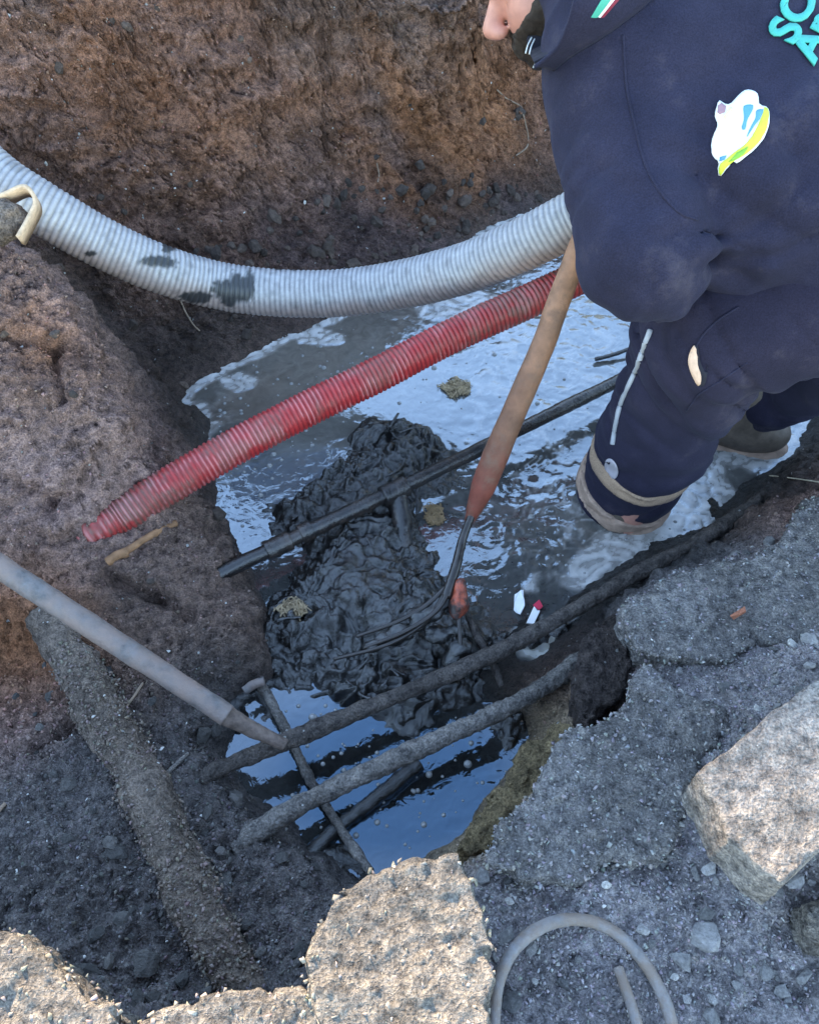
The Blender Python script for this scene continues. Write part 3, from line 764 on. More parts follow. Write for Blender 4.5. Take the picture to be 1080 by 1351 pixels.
props(o, 'dusty red corrugated plastic conduit crossing over the water', 'conduit')

IRON_WET = simple_mat('wet_black_iron', (0.014, 0.012, 0.012), 0.22, 0.5, 50, 0.35, 0.004, 0.7, 0, dirt=(0.05, 0.035, 0.028), dirt_amt=0.45)
CRUST = earth_mat('crusted_metal', base=(0.15, 0.135, 0.125), grit=0.8, bumpk=0.7, rough=0.8, var=(0.6, 1.35))
CRUSTD = earth_mat('crusted_metal_dark', base=(0.085, 0.072, 0.066), grit=0.6, bumpk=0.7, rough=0.6, var=(0.6, 1.4))
GALV = simple_mat('weathered_galvanised_steel', (0.120, 0.112, 0.112), 0.6, 0.45, 60, 0.5, 0.003, 0.35, 0.1, dirt=(0.20, 0.145, 0.125), dirt_amt=0.85, dscale=18)
RUST = simple_mat('rusty_steel', (0.13, 0.095, 0.08), 0.8, 0.5, 70, 0.5, 0.003, 0.3, 0.1)
def tube_obj(name, pts, r, mat, label=None, cat=None, group=None, parent=None, **kw):
    V, F = rough_tube(pts, r, **kw)
    o = link(name, mesh_np(name, V, F, mat))
    if parent is not None: o.parent = parent
    if label: props(o, label, cat, group)
    return o
# dark pipe over the pool
e = empty('water_pipe', PZ(300, 752, .06)); props(e, 'thin glossy black pipe lying across the pool behind the fork handle', 'pipe')
V, F = rough_tube([PZ(280, 762, .062), PZ(420, 695, .06), PZ(520, 648, .06), PZ(680, 569, .06), PZ(840, 490, .06), PZ(1010, 407, .06)], .0135, 200, 18, .14, 25)
child('pipe_run', mesh_np('pipe_run', V, F, IRON_WET), e)
for (u, v), (u2, v2), rr in [((350, 728), (382, 713), .0185), ((505, 656), (535, 641), .020), ((395, 706), (410, 699), .0175)]:
    V, F = rough_tube([PZ(u, v, .06), PZ((u + u2) / 2, (v + v2) / 2, .06), PZ(u2, v2, .06)], rr, 24, 18, .10, 40)
    child('coupling', mesh_np('coupling', V, F, IRON_WET), e)
V, F = rough_tube([PZ(523, 650, .055), PZ(530, 690, .03), PZ(533, 735, .0)], .017, 30, 16, .25, 40)
child('down_pipe', mesh_np('down_pipe', V, F, IRON_WET), e)
# two crusted pipes over the lower pool
tube_obj('crusted_pipe', [PZ(262, 1030, .055), PZ(300, 1010, .066), PZ(480, 936, .07), PZ(640, 868, .07), PZ(755, 806, .068), PZ(840, 757, .062), PZ(925, 712, .05), PZ(1010, 655, .04)], .0130, CRUSTD,
         'long dark mud-crusted pipe from the trench floor to the foot of the rubble bank', 'pipe', n=300, seg=24, amp=.30, freq=30, amp2=.12)
tube_obj('crusted_pipe', [PZ(310, 1120, .045), PZ(350, 1090, .06), PZ(420, 1050, .066), PZ(560, 985, .066), PZ(680, 928, .064), PZ(760, 876, .055), PZ(800, 850, .04)], .0145, CRUST,
         'shorter pale grey crusted pipe above the submerged stick in the lower pool', 'pipe', n=260, seg=24, amp=.34, freq=28, amp2=.13)
tube_obj('rebar', [PZ(338, 898, .028), PZ(352, 916, .024), PZ(380, 970, .018), PZ(410, 1030, .014), PZ(450, 1095, .018), PZ(488, 1150, .04)], .0068, CRUST, 'thin encrusted reinforcing bar crossing under both crusted pipes', 'rebar', n=120, seg=12, amp=.5, freq=45, amp2=.15)
tube_obj('rebar_stub', [PZ(322, 912, .042), PZ(335, 903, .045), PZ(349, 899, .047)], .0065, GALV, 'short pale rod end poking out of the dark cavity by the lower pool', 'rod', n=24, seg=12, amp=.3, freq=60)
tube_obj('submerged_stick', [PZ(392, 1150, .0), PZ(430, 1105, .006), PZ(490, 1058, .009), PZ(552, 1008, .006)], .011, MUD, 'black waterlogged stick floating in the lower pool', 'stick', n=80, seg=14, amp=.35, freq=30, amp2=.15)
tube_obj('black_stick', [PZ(785, 474, .008), PZ(815, 466, .012), PZ(850, 452, .02), PZ(900, 436, .03)], .0045, MUD, 'thin bent black stick in the rippled water beside the trouser leg', 'stick', n=50, seg=10, amp=.4, freq=50)
tube_obj('black_wire', [PZ(1045, 480, .10), PZ(1066, 498, .06), PZ(1090, 516, .03)], .004, MUD, 'short black wire below the bent thigh at the bank', 'wire', n=40, seg=10, amp=.2, freq=50)
tube_obj('twig', [PZ(612, 800, .07), PZ(628, 838, .06), PZ(648, 872, .05), PZ(662, 905, .03)], .0055, CRUSTD, 'crooked dark twig standing in the mud below the fork', 'twig', n=50, seg=10, amp=.5, freq=60)
# pole
e = empty('metal_pole', PZ(300, 945, .1)); props(e, 'long grey weathered metal pole slanting down into the trench', 'pole')
V, F = rough_tube([PZ(-90, 688, .29), PZ(0, 748, .262), PZ(150, 846, .205), PZ(268, 923, .150), PZ(300, 945, .135)], .0172, 200, 28, .09, 24, r1=.0152, amp2=.03)
child('shaft', mesh_np('shaft', V, F, GALV), e)
V, F = rough_tube([PZ(288, 938, .139), PZ(310, 950, .126), PZ(330, 961, .112), PZ(376, 983, .088)], .0150, 70, 20, .16, 40, r1=.0088)
child('narrow_end', mesh_np('narrow_end', V, F, RUST), e)
# earth-covered pipe
SOILP = earth_mat('earth_coat', base=(0.20, 0.155, 0.128), grit=1.2, rough=0.95)
tube_obj('buried_pipe', [PZ(66, 815, .080), PZ(92, 862, .086), PZ(146, 962, .076), PZ(203, 1062, .078), PZ(258, 1190, .062), PZ(322, 1305, .058), PZ(350, 1370, .045)], .034, SOILP,
         'broad earth-coated pipe half buried along the trench floor', 'pipe', n=300, seg=56, amp=.34, freq=17, amp2=.07, r1=.032)

BURV = rough_tube([PZ(90, 862, .088), PZ(150, 962, .082), PZ(200, 1062, .076), PZ(262, 1190, .068), PZ(322, 1305, .06)], .034, 200, 40, .34, 17)[0]

# ================================================================== PITCHFORK
WOOD = simple_mat('weathered_wood', (0.30, 0.19, 0.125), 0.65, 0.35, 30, 0.4, 0.003, 0.3, 0, dirt=(0.14, 0.075, 0.05), dirt_amt=0.35, dscale=22, attr=True)
fork = empty('pitchfork', PZ(470, 866, .07)); props(fork, 'pitchfork with a worn wooden handle and curved tines raking the black mud', 'pitchfork')
hb = PZ(617, 692, .135); hm = PD(757, 345, 1.235); ht = hm + nrm(hm - hb) * 0.55
hpts = [hb, hb + (hm - hb) * .12, hb + (hm - hb) * .35, hb + (hm - hb) * .7 + np.array([.004, 0, 0]), hm, ht]
n, seg = 220, 24
C, u = catmull(hpts, n); tt = u / u[-1]
R = np.interp(tt, [0, .03, .07, .13, .2, .4, 1], [.006, .014, .0205, .0215, .0198, .0175, .0165])
V, F = tube(C, R, seg); body = V[:n * seg]; cc = np.repeat(C, seg, 0); fl = 1 + .05 * fbm(body * 16, 2) + .015 * perlin(body * 90)
V[:n * seg] = cc + (body - cc) * fl[:, None]
tv = np.repeat(tt, seg); wetw = sstep(.40, .16, tv + .06 * fbm(body * 12, 2))[:, None]; redw = sstep(.17, .07, tv + .03 * fbm(body * 20, 2))[:, None]
cw_ = np.array([.25, .125, .075]) * (1 - wetw) + np.array([.13, .055, .032]) * wetw; cw_ = cw_ * (1 - redw) + np.array([.15, .035, .022]) * redw
cw_ = np.vstack([cw_, cw_[:1], cw_[-1:]])
child('handle', mesh_np('handle', V, F, WOOD, cols=cw_), fork)
STEEL = simple_mat('wet_tine_steel', (0.028, 0.022, 0.02), 0.3, 0.4, 60, 0.2, 0.002, 0.6, 0.3)
V, F = rough_tube([hb + nrm(hm - hb) * .03, PZ(610, 712, .13), PZ(602, 745, .12), PZ(594, 770, .112), PZ(588, 788, .106)], .0065, 60, 14, .08, 40, r1=.009)
child('tang', mesh_np('tang', V, F, STEEL), fork)
for tp, zz in [([(596, 765), (566, 815), (512, 850), (440, 870)], [.114, .096, .088, .07]), ([(596, 768), (560, 800), (520, 822), (470, 840)], [.112, .100, .092, .075]), ([(598, 765), (575, 806), (530, 835), (480, 855)], [.116, .105, .098, .082]), ([(600, 770), (604, 812), (607, 850), (606, 880)], [.11, .09, .075, .05])]:
    V, F = rough_tube([PZ(u_, v_, z_) for (u_, v_), z_ in zip(tp, zz)], .0050, 60, 12, .06, 40, r1=.0026)
    child('tine', mesh_np('tine', V, F, STEEL), fork)
sl_ = Field(PZ(540, 830, .09) - np.array([.17, .14, .09]), PZ(540, 830, .09) + np.array([.14, .12, .08]), .0028)
for u_, v_, z_, r_ in [(585, 792, .100, .012), (572, 806, .098, .014), (552, 818, .090, .013), (530, 832, .088, .016), (512, 842, .084, .014), (492, 852, .08, .012), (548, 806, .092, .010), (604, 830, .08, .012), (606, 852, .07, .015), (600, 870, .055, .018), (575, 835, .075, .016)]:
    sl_.ellipsoid(PZ(u_, v_, z_) - np.array([0, 0, .004]), np.eye(3), (r_ * 1.25, r_, r_ * .8), .012)
sl_.perturb(lambda P: .008 * fbm(P * 45, 4, .6), .02)
V, Q = sl_.mesh(); child('sludge', mesh_np('sludge', V, Q, MUD), fork)
fld = Field(PZ(604, 790, .1) - .06, PZ(604, 790, .1) + .06, .002)
fld.capsule(PZ(607, 770, .112), PZ(605, 798, .098), .010, .015, .01); fld.capsule(PZ(605, 798, .098), PZ(601, 814, .09), .015, .007, .01); fld.perturb(lambda P: .004 * fbm(P * 60, 3))
V, Q = fld.mesh(); V = smooth_verts(V, Q, 2)
o = child('shoulder', mesh_np('shoulder', V, Q, simple_mat('orange_red_paint', (0.42, 0.075, 0.035), .45, .4, 50, .3, .002, .4, 0, dirt=(.03, .02, .018), dirt_amt=.8, dscale=45)), fork)
o['label'] = 'orange-red painted shoulder of the fork'

# ================================================================== BROKEN CONCRETE
CONC = earth_mat('rubbly_concrete', base=(0.28, 0.25, 0.222), grit=2.0, bumpk=1.3, rough=0.95, var=(0.6, 1.35), gritcol=(0.62, 0.58, 0.53))
SLABM = earth_mat('old_slab_concrete', base=(0.26, 0.232, 0.212), grit=1.2, bumpk=0.9, rough=0.95, var=(0.5, 1.55), gritcol=(0.6, 0.55, 0.5))
def block(name, poly_px, ztop, zbot, mat, label, cat, h=0.0035, rough=0.012, tilt=(0, 0), pits=0.006, ref=None, bevel=0.012, edgen=.004):
    pts = []
    for u, v in poly_px:
        z_ = ztop
        for _ in range(5):
            p = PZ(u, v, z_); z_ = ztop + tilt[0] * (p[0] - (ref or (0, 0))[0]) + tilt[1] * (p[1] - (ref or (0, 0))[1])
        pts.append(p[:2])
    pts = np.array(pts); zs = [ztop + tilt[0] * (p[0] - (ref or (0, 0))[0]) + tilt[1] * (p[1] - (ref or (0, 0))[1]) for p in pts]
    fl = Field([*(pts.min(0) - .03), zbot - .02], [*(pts.max(0) + .03), max(zs) + .03], h)
    def fn(P):
        sh = P.shape[:-1]; Q = P.reshape(-1, 3)
        d2 = poly_sdf(Q[:, :2], pts); bm_ = np.abs(d2) < .03; Qb = Q[bm_]; d2[bm_] += edgen * (fbm(Qb * 18, 3) + .6 * (worley(Qb * 30, 8)[2] - .5))
        zt = ztop + tilt[0] * (Q[:, 0] - (ref or (0, 0))[0]) + tilt[1] * (Q[:, 1] - (ref or (0, 0))[1])
        dz = np.maximum(Q[:, 2] - zt, (zbot if np.isscalar(zbot) else 0) - Q[:, 2])
        hh = np.maximum(bevel - np.abs(d2 - dz), 0) / bevel
        return (np.maximum(d2, dz) + hh * hh * bevel * .25).reshape(sh)
    fl.add(fn, fl.lo, fl.lo + fl.n * fl.h, 0.001)
    def surf(P):
        f1_, f2_, r_ = worley(P * 48, 4)
        return rough * fbm(P * 16, 4, .6) + pits * (billow(P * 60, 2) - .25) - pits * 1.6 * (r_ - .5) * sstep(0, .25, f2_ - f1_)
    fl.perturb(surf, .02)
    V, Q = fl.mesh()
    c = np.array([pts[:, 0].mean(), pts[:, 1].mean(), zbot])
    o = link(name, mesh_np(name, recentre(V, c), Q, mat), loc=c); props(o, label, cat)
    return o, V
_, VA = block('concrete_chunk', [(404, 1275), (415, 1225), (442, 1190), (492, 1154), (560, 1140), (600, 1130), (618, 1152), (636, 1200), (646, 1262), (640, 1330), (636, 1420), (444, 1420), (424, 1335)], .315, .02, CONC,
              'sunlit rubbly concrete lump jutting over the lower pool', 'concrete chunk', h=.003, rough=.012, pits=.0022, bevel=.005, edgen=.014)
_, VB = block('concrete_chunk', [(-70, 1242), (0, 1230), (40, 1238), (62, 1262), (88, 1287), (106, 1306), (142, 1332), (156, 1420), (-70, 1420)], .30, .02, CONC,
              'pale concrete chunk with a stepped broken edge beside the earth-coated pipe\'s end', 'concrete chunk', h=.003, rough=.012, pits=.0022, bevel=.005, edgen=.012)
_, VC = block('concrete_chunk', [(165, 1354), (215, 1332), (290, 1324), (350, 1310), (398, 1299), (418, 1335), (436, 1420), (150, 1420)], .285, .02, CONC,
              'low grey concrete edge bridging the two bigger concrete lumps', 'concrete chunk', h=.003, rough=.012, pits=.0022, bevel=.005, edgen=.012)
slab, VS = block('concrete_slab', [(921, 1019), (1000, 957), (1080, 894), (1180, 818), (1265, 965), (1160, 1060), (1080, 1124), (1034, 1167), (1006, 1150), (974, 1113), (962, 1106), (942, 1062), (929, 1040)], .338, .268, SLABM,
                 'broken pinkish concrete slab lying on the gravel bank', 'concrete slab', h=.003, rough=.004, tilt=(0, .02), ref=(.4, .12), pits=.0015, bevel=.003, edgen=.0022)
block('kerb_fragment', [(1066, 1192), (1090, 1180), (1120, 1200), (1125, 1245), (1085, 1243), (1070, 1222)], .235, .14, CONC, 'small pale concrete fragment below the broken slab', 'concrete chunk', h=.0025, rough=.012)

ASPH = earth_mat('broken_asphalt', base=(0.265, 0.245, 0.238), grit=3.0, bumpk=1.3, rough=0.95, var=(0.55, 1.4), gritcol=(0.5, 0.47, 0.45))
SUBB = earth_mat('yellow_subbase', base=(0.34, 0.25, 0.145), grit=1.5, bumpk=1.4, rough=0.95, var=(0.5, 1.4))
DARKB = earth_mat('tarry_earth', base=(0.095, 0.075, 0.070), grit=1.5, bumpk=1.3, rough=0.85, var=(0.55, 1.4))
_, VD = block('asphalt_slab', [(746, 974), (772, 962), (812, 938), (834, 908), (852, 880), (905, 905), (960, 950), (925, 1000), (905, 1070), (870, 1130), (790, 1150), (700, 1165), (655, 1130), (664, 1100), (700, 1045)], .196, .03, ASPH,
              'broken grey asphalt slab whose jagged edge overhangs the lower pool', 'asphalt slab', h=.0032, rough=.010, pits=.004, bevel=.006, edgen=.014)
_, VE = block('asphalt_slab', [(822, 792), (850, 776), (905, 757), (960, 742), (1012, 728), (1036, 690), (1062, 664), (1110, 645), (1140, 760), (1080, 850), (1010, 846), (950, 872), (880, 868), (846, 850), (830, 822)], .200, .03, ASPH,
              'cracked asphalt slab holding the small brick chip above the mud strip', 'asphalt slab', h=.0032, rough=.012, pits=.004, bevel=.006, edgen=.014)
_, VF = block('earth_lump', [(768, 838), (800, 812), (822, 800), (828, 830), (842, 858), (830, 900), (806, 935), (775, 955), (764, 900)], .135, .0, DARKB,
              'dark tarry earth block wedged between the two asphalt slabs', 'earth lump', h=.0032, rough=.014, pits=.006, bevel=.006, edgen=.014)
block('rubble_face', [(604, 1122), (628, 1085), (652, 1056), (690, 1000), (716, 972), (737, 946), (752, 968), (722, 1030), (690, 1080), (648, 1128)], .105, -.03, SUBB,
      'yellowish crumbling sub-base under the overhanging asphalt slab', 'rubble', h=.003, rough=.022, pits=.007, tilt=(.45, -.1), ref=(.12, .40), bevel=.008, edgen=.012)

# ================================================================== STONES AND CLODS
def hull_mesh(name, seed, mat, n=13, flat=0.65):
    r = np.random.default_rng(seed); p = r.normal(size=(n, 3)); p /= np.linalg.norm(p, axis=1)[:, None]
    p *= r.uniform(.75, 1.1, (n, 1)); p *= np.array([1, r.uniform(.6, .95), flat])
    bm = bmesh.new()
    for q in p: bm.verts.new(q)
    res = bmesh.ops.convex_hull(bm, input=bm.verts[:])
    loose = [v for v in bm.verts if not v.link_faces]
    bmesh.ops.delete(bm, geom=loose, context='VERTS')
    bmesh.ops.triangulate(bm, faces=bm.faces[:])
    bmesh.ops.recalc_face_normals(bm, faces=bm.faces[:])
    me = bpy.data.meshes.new(name); bm.to_mesh(me); bm.free()
    if mat: me.materials.append(mat)
    return me
def stone_mat(name, c0, c1, rough=.85):
    m, nt, b = new_mat(name)
    oi = nt.nodes.new('ShaderNodeObjectInfo'); co = nt.nodes.new('ShaderNodeTexCoord').outputs['Object']
    base = ramp(nt, oi.outputs['Random'], [(0, c0), (0.7, tuple((a + b_) / 2 for a, b_ in zip(c0, c1))), (1, c1)])
    n = noise_n(nt, co, 2.5, 6, .7)
    nt.links.new(mixc(nt, 1, base, ramp(nt, n, [(.3, (.6,) * 3), (.7, (1.4,) * 3)]), 'MULTIPLY'), b.inputs['Base Color'])
    b.inputs['Roughness'].default_value = rough; b.inputs['Specular IOR Level'].default_value = .3
    nt.links.new(bump(nt, noise_n(nt, co, 6, 5, .7), .5, .15), b.inputs['Normal'])
    return m
GST = stone_mat('grey_stone', (.10, .098, .098), (.36, .34, .33)); CLM = stone_mat('earth_clod', (.05, .038, .033), (.15, .105, .085)); PST = stone_mat('pale_stone', (.34, .32, .30), (.62, .58, .53))
NCL = stone_mat('grey_clod', (.055, .052, .05), (.14, .125, .115))
MG = [hull_mesh('stone', 100 + i, GST, 22) for i in range(7)]; MC = [hull_mesh('clod', 200 + i, CLM, 26, .75) for i in range(6)]; MP = [hull_mesh('pebble', 300 + i, PST, 24) for i in range(4)]
MN = [hull_mesh('clod', 400 + i, NCL, 26, .7) for i in range(6)]
UG, VGp, DG = project(VG)
infr = (UG > 5) & (UG < 1075) & (VGp > 5) & (VGp < 1346) & (DG > .3)
blue = H[..., 3].reshape(-1); redc = H[..., 1].reshape(-1)
gmask = infr & (blue > .165) & (VG[:, 2] > .1) & (VGp > 700)
nmask = infr & (VGp > 870) & (UG < 430) & (VG[:, 2] > .03)
wmask = infr & (VG[:, 2] > .01) & ~gmask & ~nmask & (wetG < .5)
pmask = infr & (VGp > 230) & (VGp < 350) & (UG > 250) & (UG < 740) & (VG[:, 2] > .01) & (VG[:, 2] < .18)
# faces turned away or hidden behind a brink do not count as places in view
vis = (NR @ -FW) > -0.15
def pick(mask, n):
    ids = np.flatnonzero(mask & vis); return ids[RNG.integers(0, len(ids), n)]
def rot_rand(r):
    q = r.normal(size=4); q /= np.linalg.norm(q); return q
def place(me, p, size, nrml, sink=.3, parent=ground, flat=False, rz=None):
    o = bpy.data.objects.new(me.name.split('.')[0], me); COL.objects.link(o); o.parent = parent
    zq = Vector(nrml).to_track_quat('Z', 'X').to_matrix().to_4x4()
    o.matrix_local = Matrix.Translation(Vector(p) + Vector(nrml) * size * (.62 - sink) * .65) @ zq @ Matrix.Rotation(RNG.uniform(0, 6.28) if rz is None else rz, 4, 'Z') @ Matrix.Rotation(RNG.normal(0, .25), 4, 'X') @ Matrix.Diagonal((size, size, size, 1))
    return o
for i in pick(gmask, 150): place(MG[RNG.integers(7)], VG[i], float(np.clip(RNG.lognormal(-4.95, .38), .0045, .016)), NR[i])
for i in pick(gmask, 22): place(MP[RNG.integers(4)], VG[i], float(np.clip(RNG.lognormal(-5.2, .3), .004, .008)), NR[i])
for i in pick(nmask, 90): place(MN[RNG.integers(6)], VG[i], float(np.clip(RNG.lognormal(-4.8, .45), .005, .018)), NR[i], .55)
for i in pick(wmask, 60): place(MC[RNG.integers(6)], VG[i], float(np.clip(RNG.lognormal(-4.55, .45), .006, .024)), NR[i], .45)
for i in pick(pmask, 110): place(MC[RNG.integers(6)], VG[i], float(np.clip(RNG.lognormal(-4.4, .4), .007, .024)), NR[i], .4)
for i in pick(wmask & (VGp < 330), 16): place(MP[RNG.integers(4)], VG[i], float(np.clip(RNG.lognormal(-5.5, .3), .003, .006)), NR[i])
# stones one can point to
for u, v, s, me in [(930, 1236, .022, MG[0]), (890, 978, .015, MG[1]), (915, 998, .014, MG[2]), (1045, 849, .010, MP[0]), (1068, 845, .014, MG[3]), (800, 1168, .008, MP[1]), (868, 798, .009, MP[2]),
                    (845, 858, .008, MP[3]), (655, 1125, .016, MG[4]), (668, 1235, .012, MG[6]), (1000, 935, .008, MP[0]), (760, 990, .010, MG[1]), (725, 272, .028, MP[2]), (445, 1255, .010, MP[3]),
                    (400, 815, .012, MP[1]), (245, 1160, .014, MN[0]), (190, 1270, .020, MN[1]), (145, 1112, .014, MN[2]), (268, 1100, .010, MN[4]), (360, 640, .0, MC[0])]:
    if s: 
        p = ground_at(u, v); place(me, p, s, (0, -.1, 1), .62)
def scatter(name, mask, n, lo, hi, mats, label, tone, pts=None, nr=None, colsrc=None):
    hulls = []
    for k in range(6):
        me = hull_mesh('tmp', 500 + k, None, 9); Vv = np.array([v.co for v in me.vertices]); Ff = np.array([list(p.vertices) for p in me.polygons]); hulls.append((Vv, Ff)); bpy.data.meshes.remove(me)
    ids = pick(mask, n) if pts is None else RNG.integers(0, len(pts), n)
    size = np.exp(RNG.uniform(np.log(lo), np.log(hi), n) * .6 + .4 * np.log(lo))
    AV, AF, AC = [], [], []; off = 0
    for k, (Vv, Ff) in enumerate(hulls):
        sel = ids[k::6]; sz = size[k::6]; m = len(sel)
        q = RNG.normal(size=(m, 4)); q /= np.linalg.norm(q, axis=1)[:, None]; a, b, c, d = q.T
        R = np.stack([np.stack([1 - 2 * (c * c + d * d), 2 * (b * c - a * d), 2 * (b * d + a * c)], -1), np.stack([2 * (b * c + a * d), 1 - 2 * (b * b + d * d), 2 * (c * d - a * b)], -1), np.stack([2 * (b * d - a * c), 2 * (c * d + a * b), 1 - 2 * (b * b + c * c)], -1)], 1)
        base = (VG if pts is None else pts)[sel] + RNG.normal(0, .002, (m, 3)) * np.array([1, 1, 0]) - np.array([0, 0, .35]) * sz[:, None]
        v = np.einsum('mij,vj->mvi', R, Vv) * sz[:, None, None] + base[:, None, :]
        AV.append(v.reshape(-1, 3)); AF.append((Ff[None] + (np.arange(m) * len(Vv))[:, None, None] + off).reshape(-1, 3)); off += m * len(Vv)
        cb = (colG[sel] if colsrc is None else np.tile(colsrc, (m, 1))) * RNG.uniform(tone[0], tone[1], (m, 1)) * (1 + RNG.normal(0, .05, (m, 3)))
        white = RNG.random(m) < .008; cb[white] = np.array([.5, .48, .45])
        AC.append(np.repeat(np.clip(cb, .005, .8), len(Vv), 0))
    o = link(name, mesh_np(name, np.vstack(AV), np.vstack(AF), mats, smooth=False, cols=np.vstack(AC))); props(o, label, None, None, 'stuff'); return o
GRITM = simple_mat('loose_grit', (.1, .1, .1), 1.0, .3, 300, 0, 0, .3, attr=True)
scatter('gravel', gmask, 15000, .0018, .0085, GRITM, 'loose grey gravel strewn over the rubble bank', (.55, 1.22))
scatter('soil_crumbs', nmask, 6500, .002, .010, GRITM, 'grey crumbs of earth on the trench floor', (.6, 1.15))
scatter('soil_crumbs', wmask, 9000, .002, .0085, GRITM, 'brown crumbs of earth clinging to the pit walls', (.6, 1.2))
scatter('soil_crumbs', None, 1500, .002, .009, GRITM, 'crumbs of earth crusting the broad half-buried pipe', (.7, 1.3), pts=BURV[BURV[:, 2] > .06], colsrc=np.array([.18, .14, .117]))
for VV, lab, zt_ in ((VD, 'grit stuck to the overhanging asphalt slab', .17), (VE, 'grit stuck to the cracked asphalt slab', .17)):
    scatter('asphalt_grit', None, 1500, .002, .011, GRITM, lab, (.55, 1.15), pts=VV[VV[:, 2] > zt_], colsrc=np.array([.25, .232, .226]))
for nm, VV, lab in (('a', VA, 'grit stuck to the sunlit concrete lump'), ('b', VB, 'grit stuck to the stepped concrete chunk'), ('c', VC, 'grit stuck to the low concrete edge')):
    scatter('concrete_grit', None, 480, .002, .013, GRITM, lab, (.7, 1.25), pts=VV[VV[:, 2] > .2], colsrc=np.array([.27, .235, .195]))

# ================================================================== SMALL THINGS
p = PZ(975, 812, .206)
o = link('brick_chip', hull_mesh('brick_chip', 77, simple_mat('brick', (.42, .16, .10), .9, .35, 120, .5, .002, .2), 12, .5)); o.location = p + np.array([0, 0, .004]); o.scale = (.019, .019, .019); o.rotation_euler = (.1, .1, .6)
props(o, 'small salmon-pink brick chip on the gravel bank', 'brick')
# half-buried loop of wire hose and a short rod
def on_ground(pts, lift): return [ground_at(u, v) + np.array([0, 0, lift]) for u, v in pts]
GREYP = simple_mat('scuffed_grey_plastic', (.22, .215, .22), .65, .35, 60, .5, .003, .3, 0, dirt=(.21, .16, .13), dirt_amt=.75, dscale=26)
def arch(pts, zz): return [PZ(u, v, z_) for (u, v), z_ in zip(pts, zz)]
tube_obj('buried_hoop', arch([(648, 1420), (652, 1345), (657, 1300), (672, 1262), (700, 1232), (735, 1216), (775, 1215), (810, 1230), (843, 1262), (868, 1302), (884, 1345), (888, 1390)], [.176, .180, .182, .184, .184, .183, .180, .176, .172, .169, .166, .150]), .0070, GREYP,
         'grey plastic hoop half buried in the gravel bank', 'hoop', n=200, seg=16, amp=.10, freq=30)
tube_obj('short_rod', arch([(815, 1278), (826, 1308), (838, 1345), (850, 1390)], [.170, .175, .177, .174]), .0060, GREYP, 'short grey rod lying inside the half-buried hoop', 'rod', n=50, seg=14, amp=.14, freq=40)
# clay pipe shard with earth inside
path = [PD(-25, 268, 1.30), PD(8, 254, 1.29), PD(33, 245, 1.29), PD(46, 264, 1.29), PD(38, 285, 1.285), PD(23, 312, 1.275)]
Cs, _u = catmull(path, 40); wv = np.array([-.012, .032, -.034])
Vs = np.vstack([Cs + .006 * fbm(Cs * 60, 2)[:, None] * 0, Cs + wv]); Fs = [(i, i + 1, 41 + i, 40 + i) for i in range(39)]
me = mesh_np('clay_shard', Vs, Fs, simple_mat('fired_clay', (.52, .36, .24), .8, .3, 80, .4, .002, .3))
o = link('clay_shard', me); md = o.modifiers.new('t', 'SOLIDIFY'); md.thickness = .006; md.offset = 0
props(o, 'broken cream clay pipe shard packed with earth in front of the pale hose', 'clay shard')
fl = Field(PD(0, 285, 1.3) - .09, PD(0, 285, 1.3) + .09, .003); fl.ellipsoid(PD(8, 288, 1.31), np.eye(3), (.034, .03, .028), .02); fl.ellipsoid(PD(-20, 300, 1.3), np.eye(3), (.04, .035, .03), .02); fl.perturb(lambda P: .012 * fbm(P * 40, 4, .65))
V, Q = fl.mesh(); child('earth_fill', mesh_np('earth_fill', V, Q, SOILP), o)
# buried board end under the red conduit
e = empty('board_stub', ground_at(185, 722)); props(e, 'splintered orange-brown board end sticking out under the red conduit', 'board')
BRD = simple_mat('old_board', (.25, .125, .065), .8, .45, 50, .6, .003, .25)
for a_, b_, r_ in [((142, 742), (168, 728), .008), ((165, 728), (232, 690), .006)]:
    pa, pb = ground_at(*a_), ground_at(*b_)
    V, F = rough_tube([pa, (pa + pb) / 2 + np.array([0, 0, .004]), pb], r_, 30, 10, .35, 40)
    child('splinter', mesh_np('splinter', V, F, BRD), e)
# roots and twigs
ROOT = simple_mat('dry_root', (.24, .17, .125), .85, .3, 80, .3, .002, .2)
def root(name, px, r, label, lift=.002, mat=ROOT):
    pts = [ground_at(u, v) + np.array([0, -.004, lift]) for u, v in px]
    return tube_obj(name, pts, r, mat, label, name.replace('_', ' '), n=60, seg=8, amp=.25, freq=60)
root('root', [(655, 118), (668, 130), (686, 140), (690, 152), (696, 180), (694, 194), (680, 205)], .0022, 'thin hooked root hanging on the far wall beside the worker\'s shoulder')
root('root', [(238, 394), (246, 412), (256, 428), (264, 436)], .002, 'fine pale root dangling below the suction hose')
root('root', [(497, 215), (500, 230), (498, 240)], .0016, 'tiny root end in the orange part of the far wall')
root('twig', [(206, 1040), (225, 1015), (250, 992)], .0035, 'grey twig lying between the pole and the earth-coated pipe', .004, CRUST)
root('twig', [(165, 935), (180, 915), (190, 900)], .002, 'fine curved twig on the soil above the earth-coated pipe', .004, ROOT)
root('twig', [(0, 1068), (10, 1058)], .003, 'short pale twig on the dark trench floor', .004, ROOT)
root('grass_stem', [(1012, 630), (1045, 634), (1085, 640)], .0014, 'dry white grass stem over the mud at the bank', .01, simple_mat('straw', (.5, .42, .3), .7, .2))
root('root', [(655, 985), (668, 965), (684, 950), (690, 962)], .003, 'yellowish root fibre in the dark notch of the rubble bank', .006, ROOT)
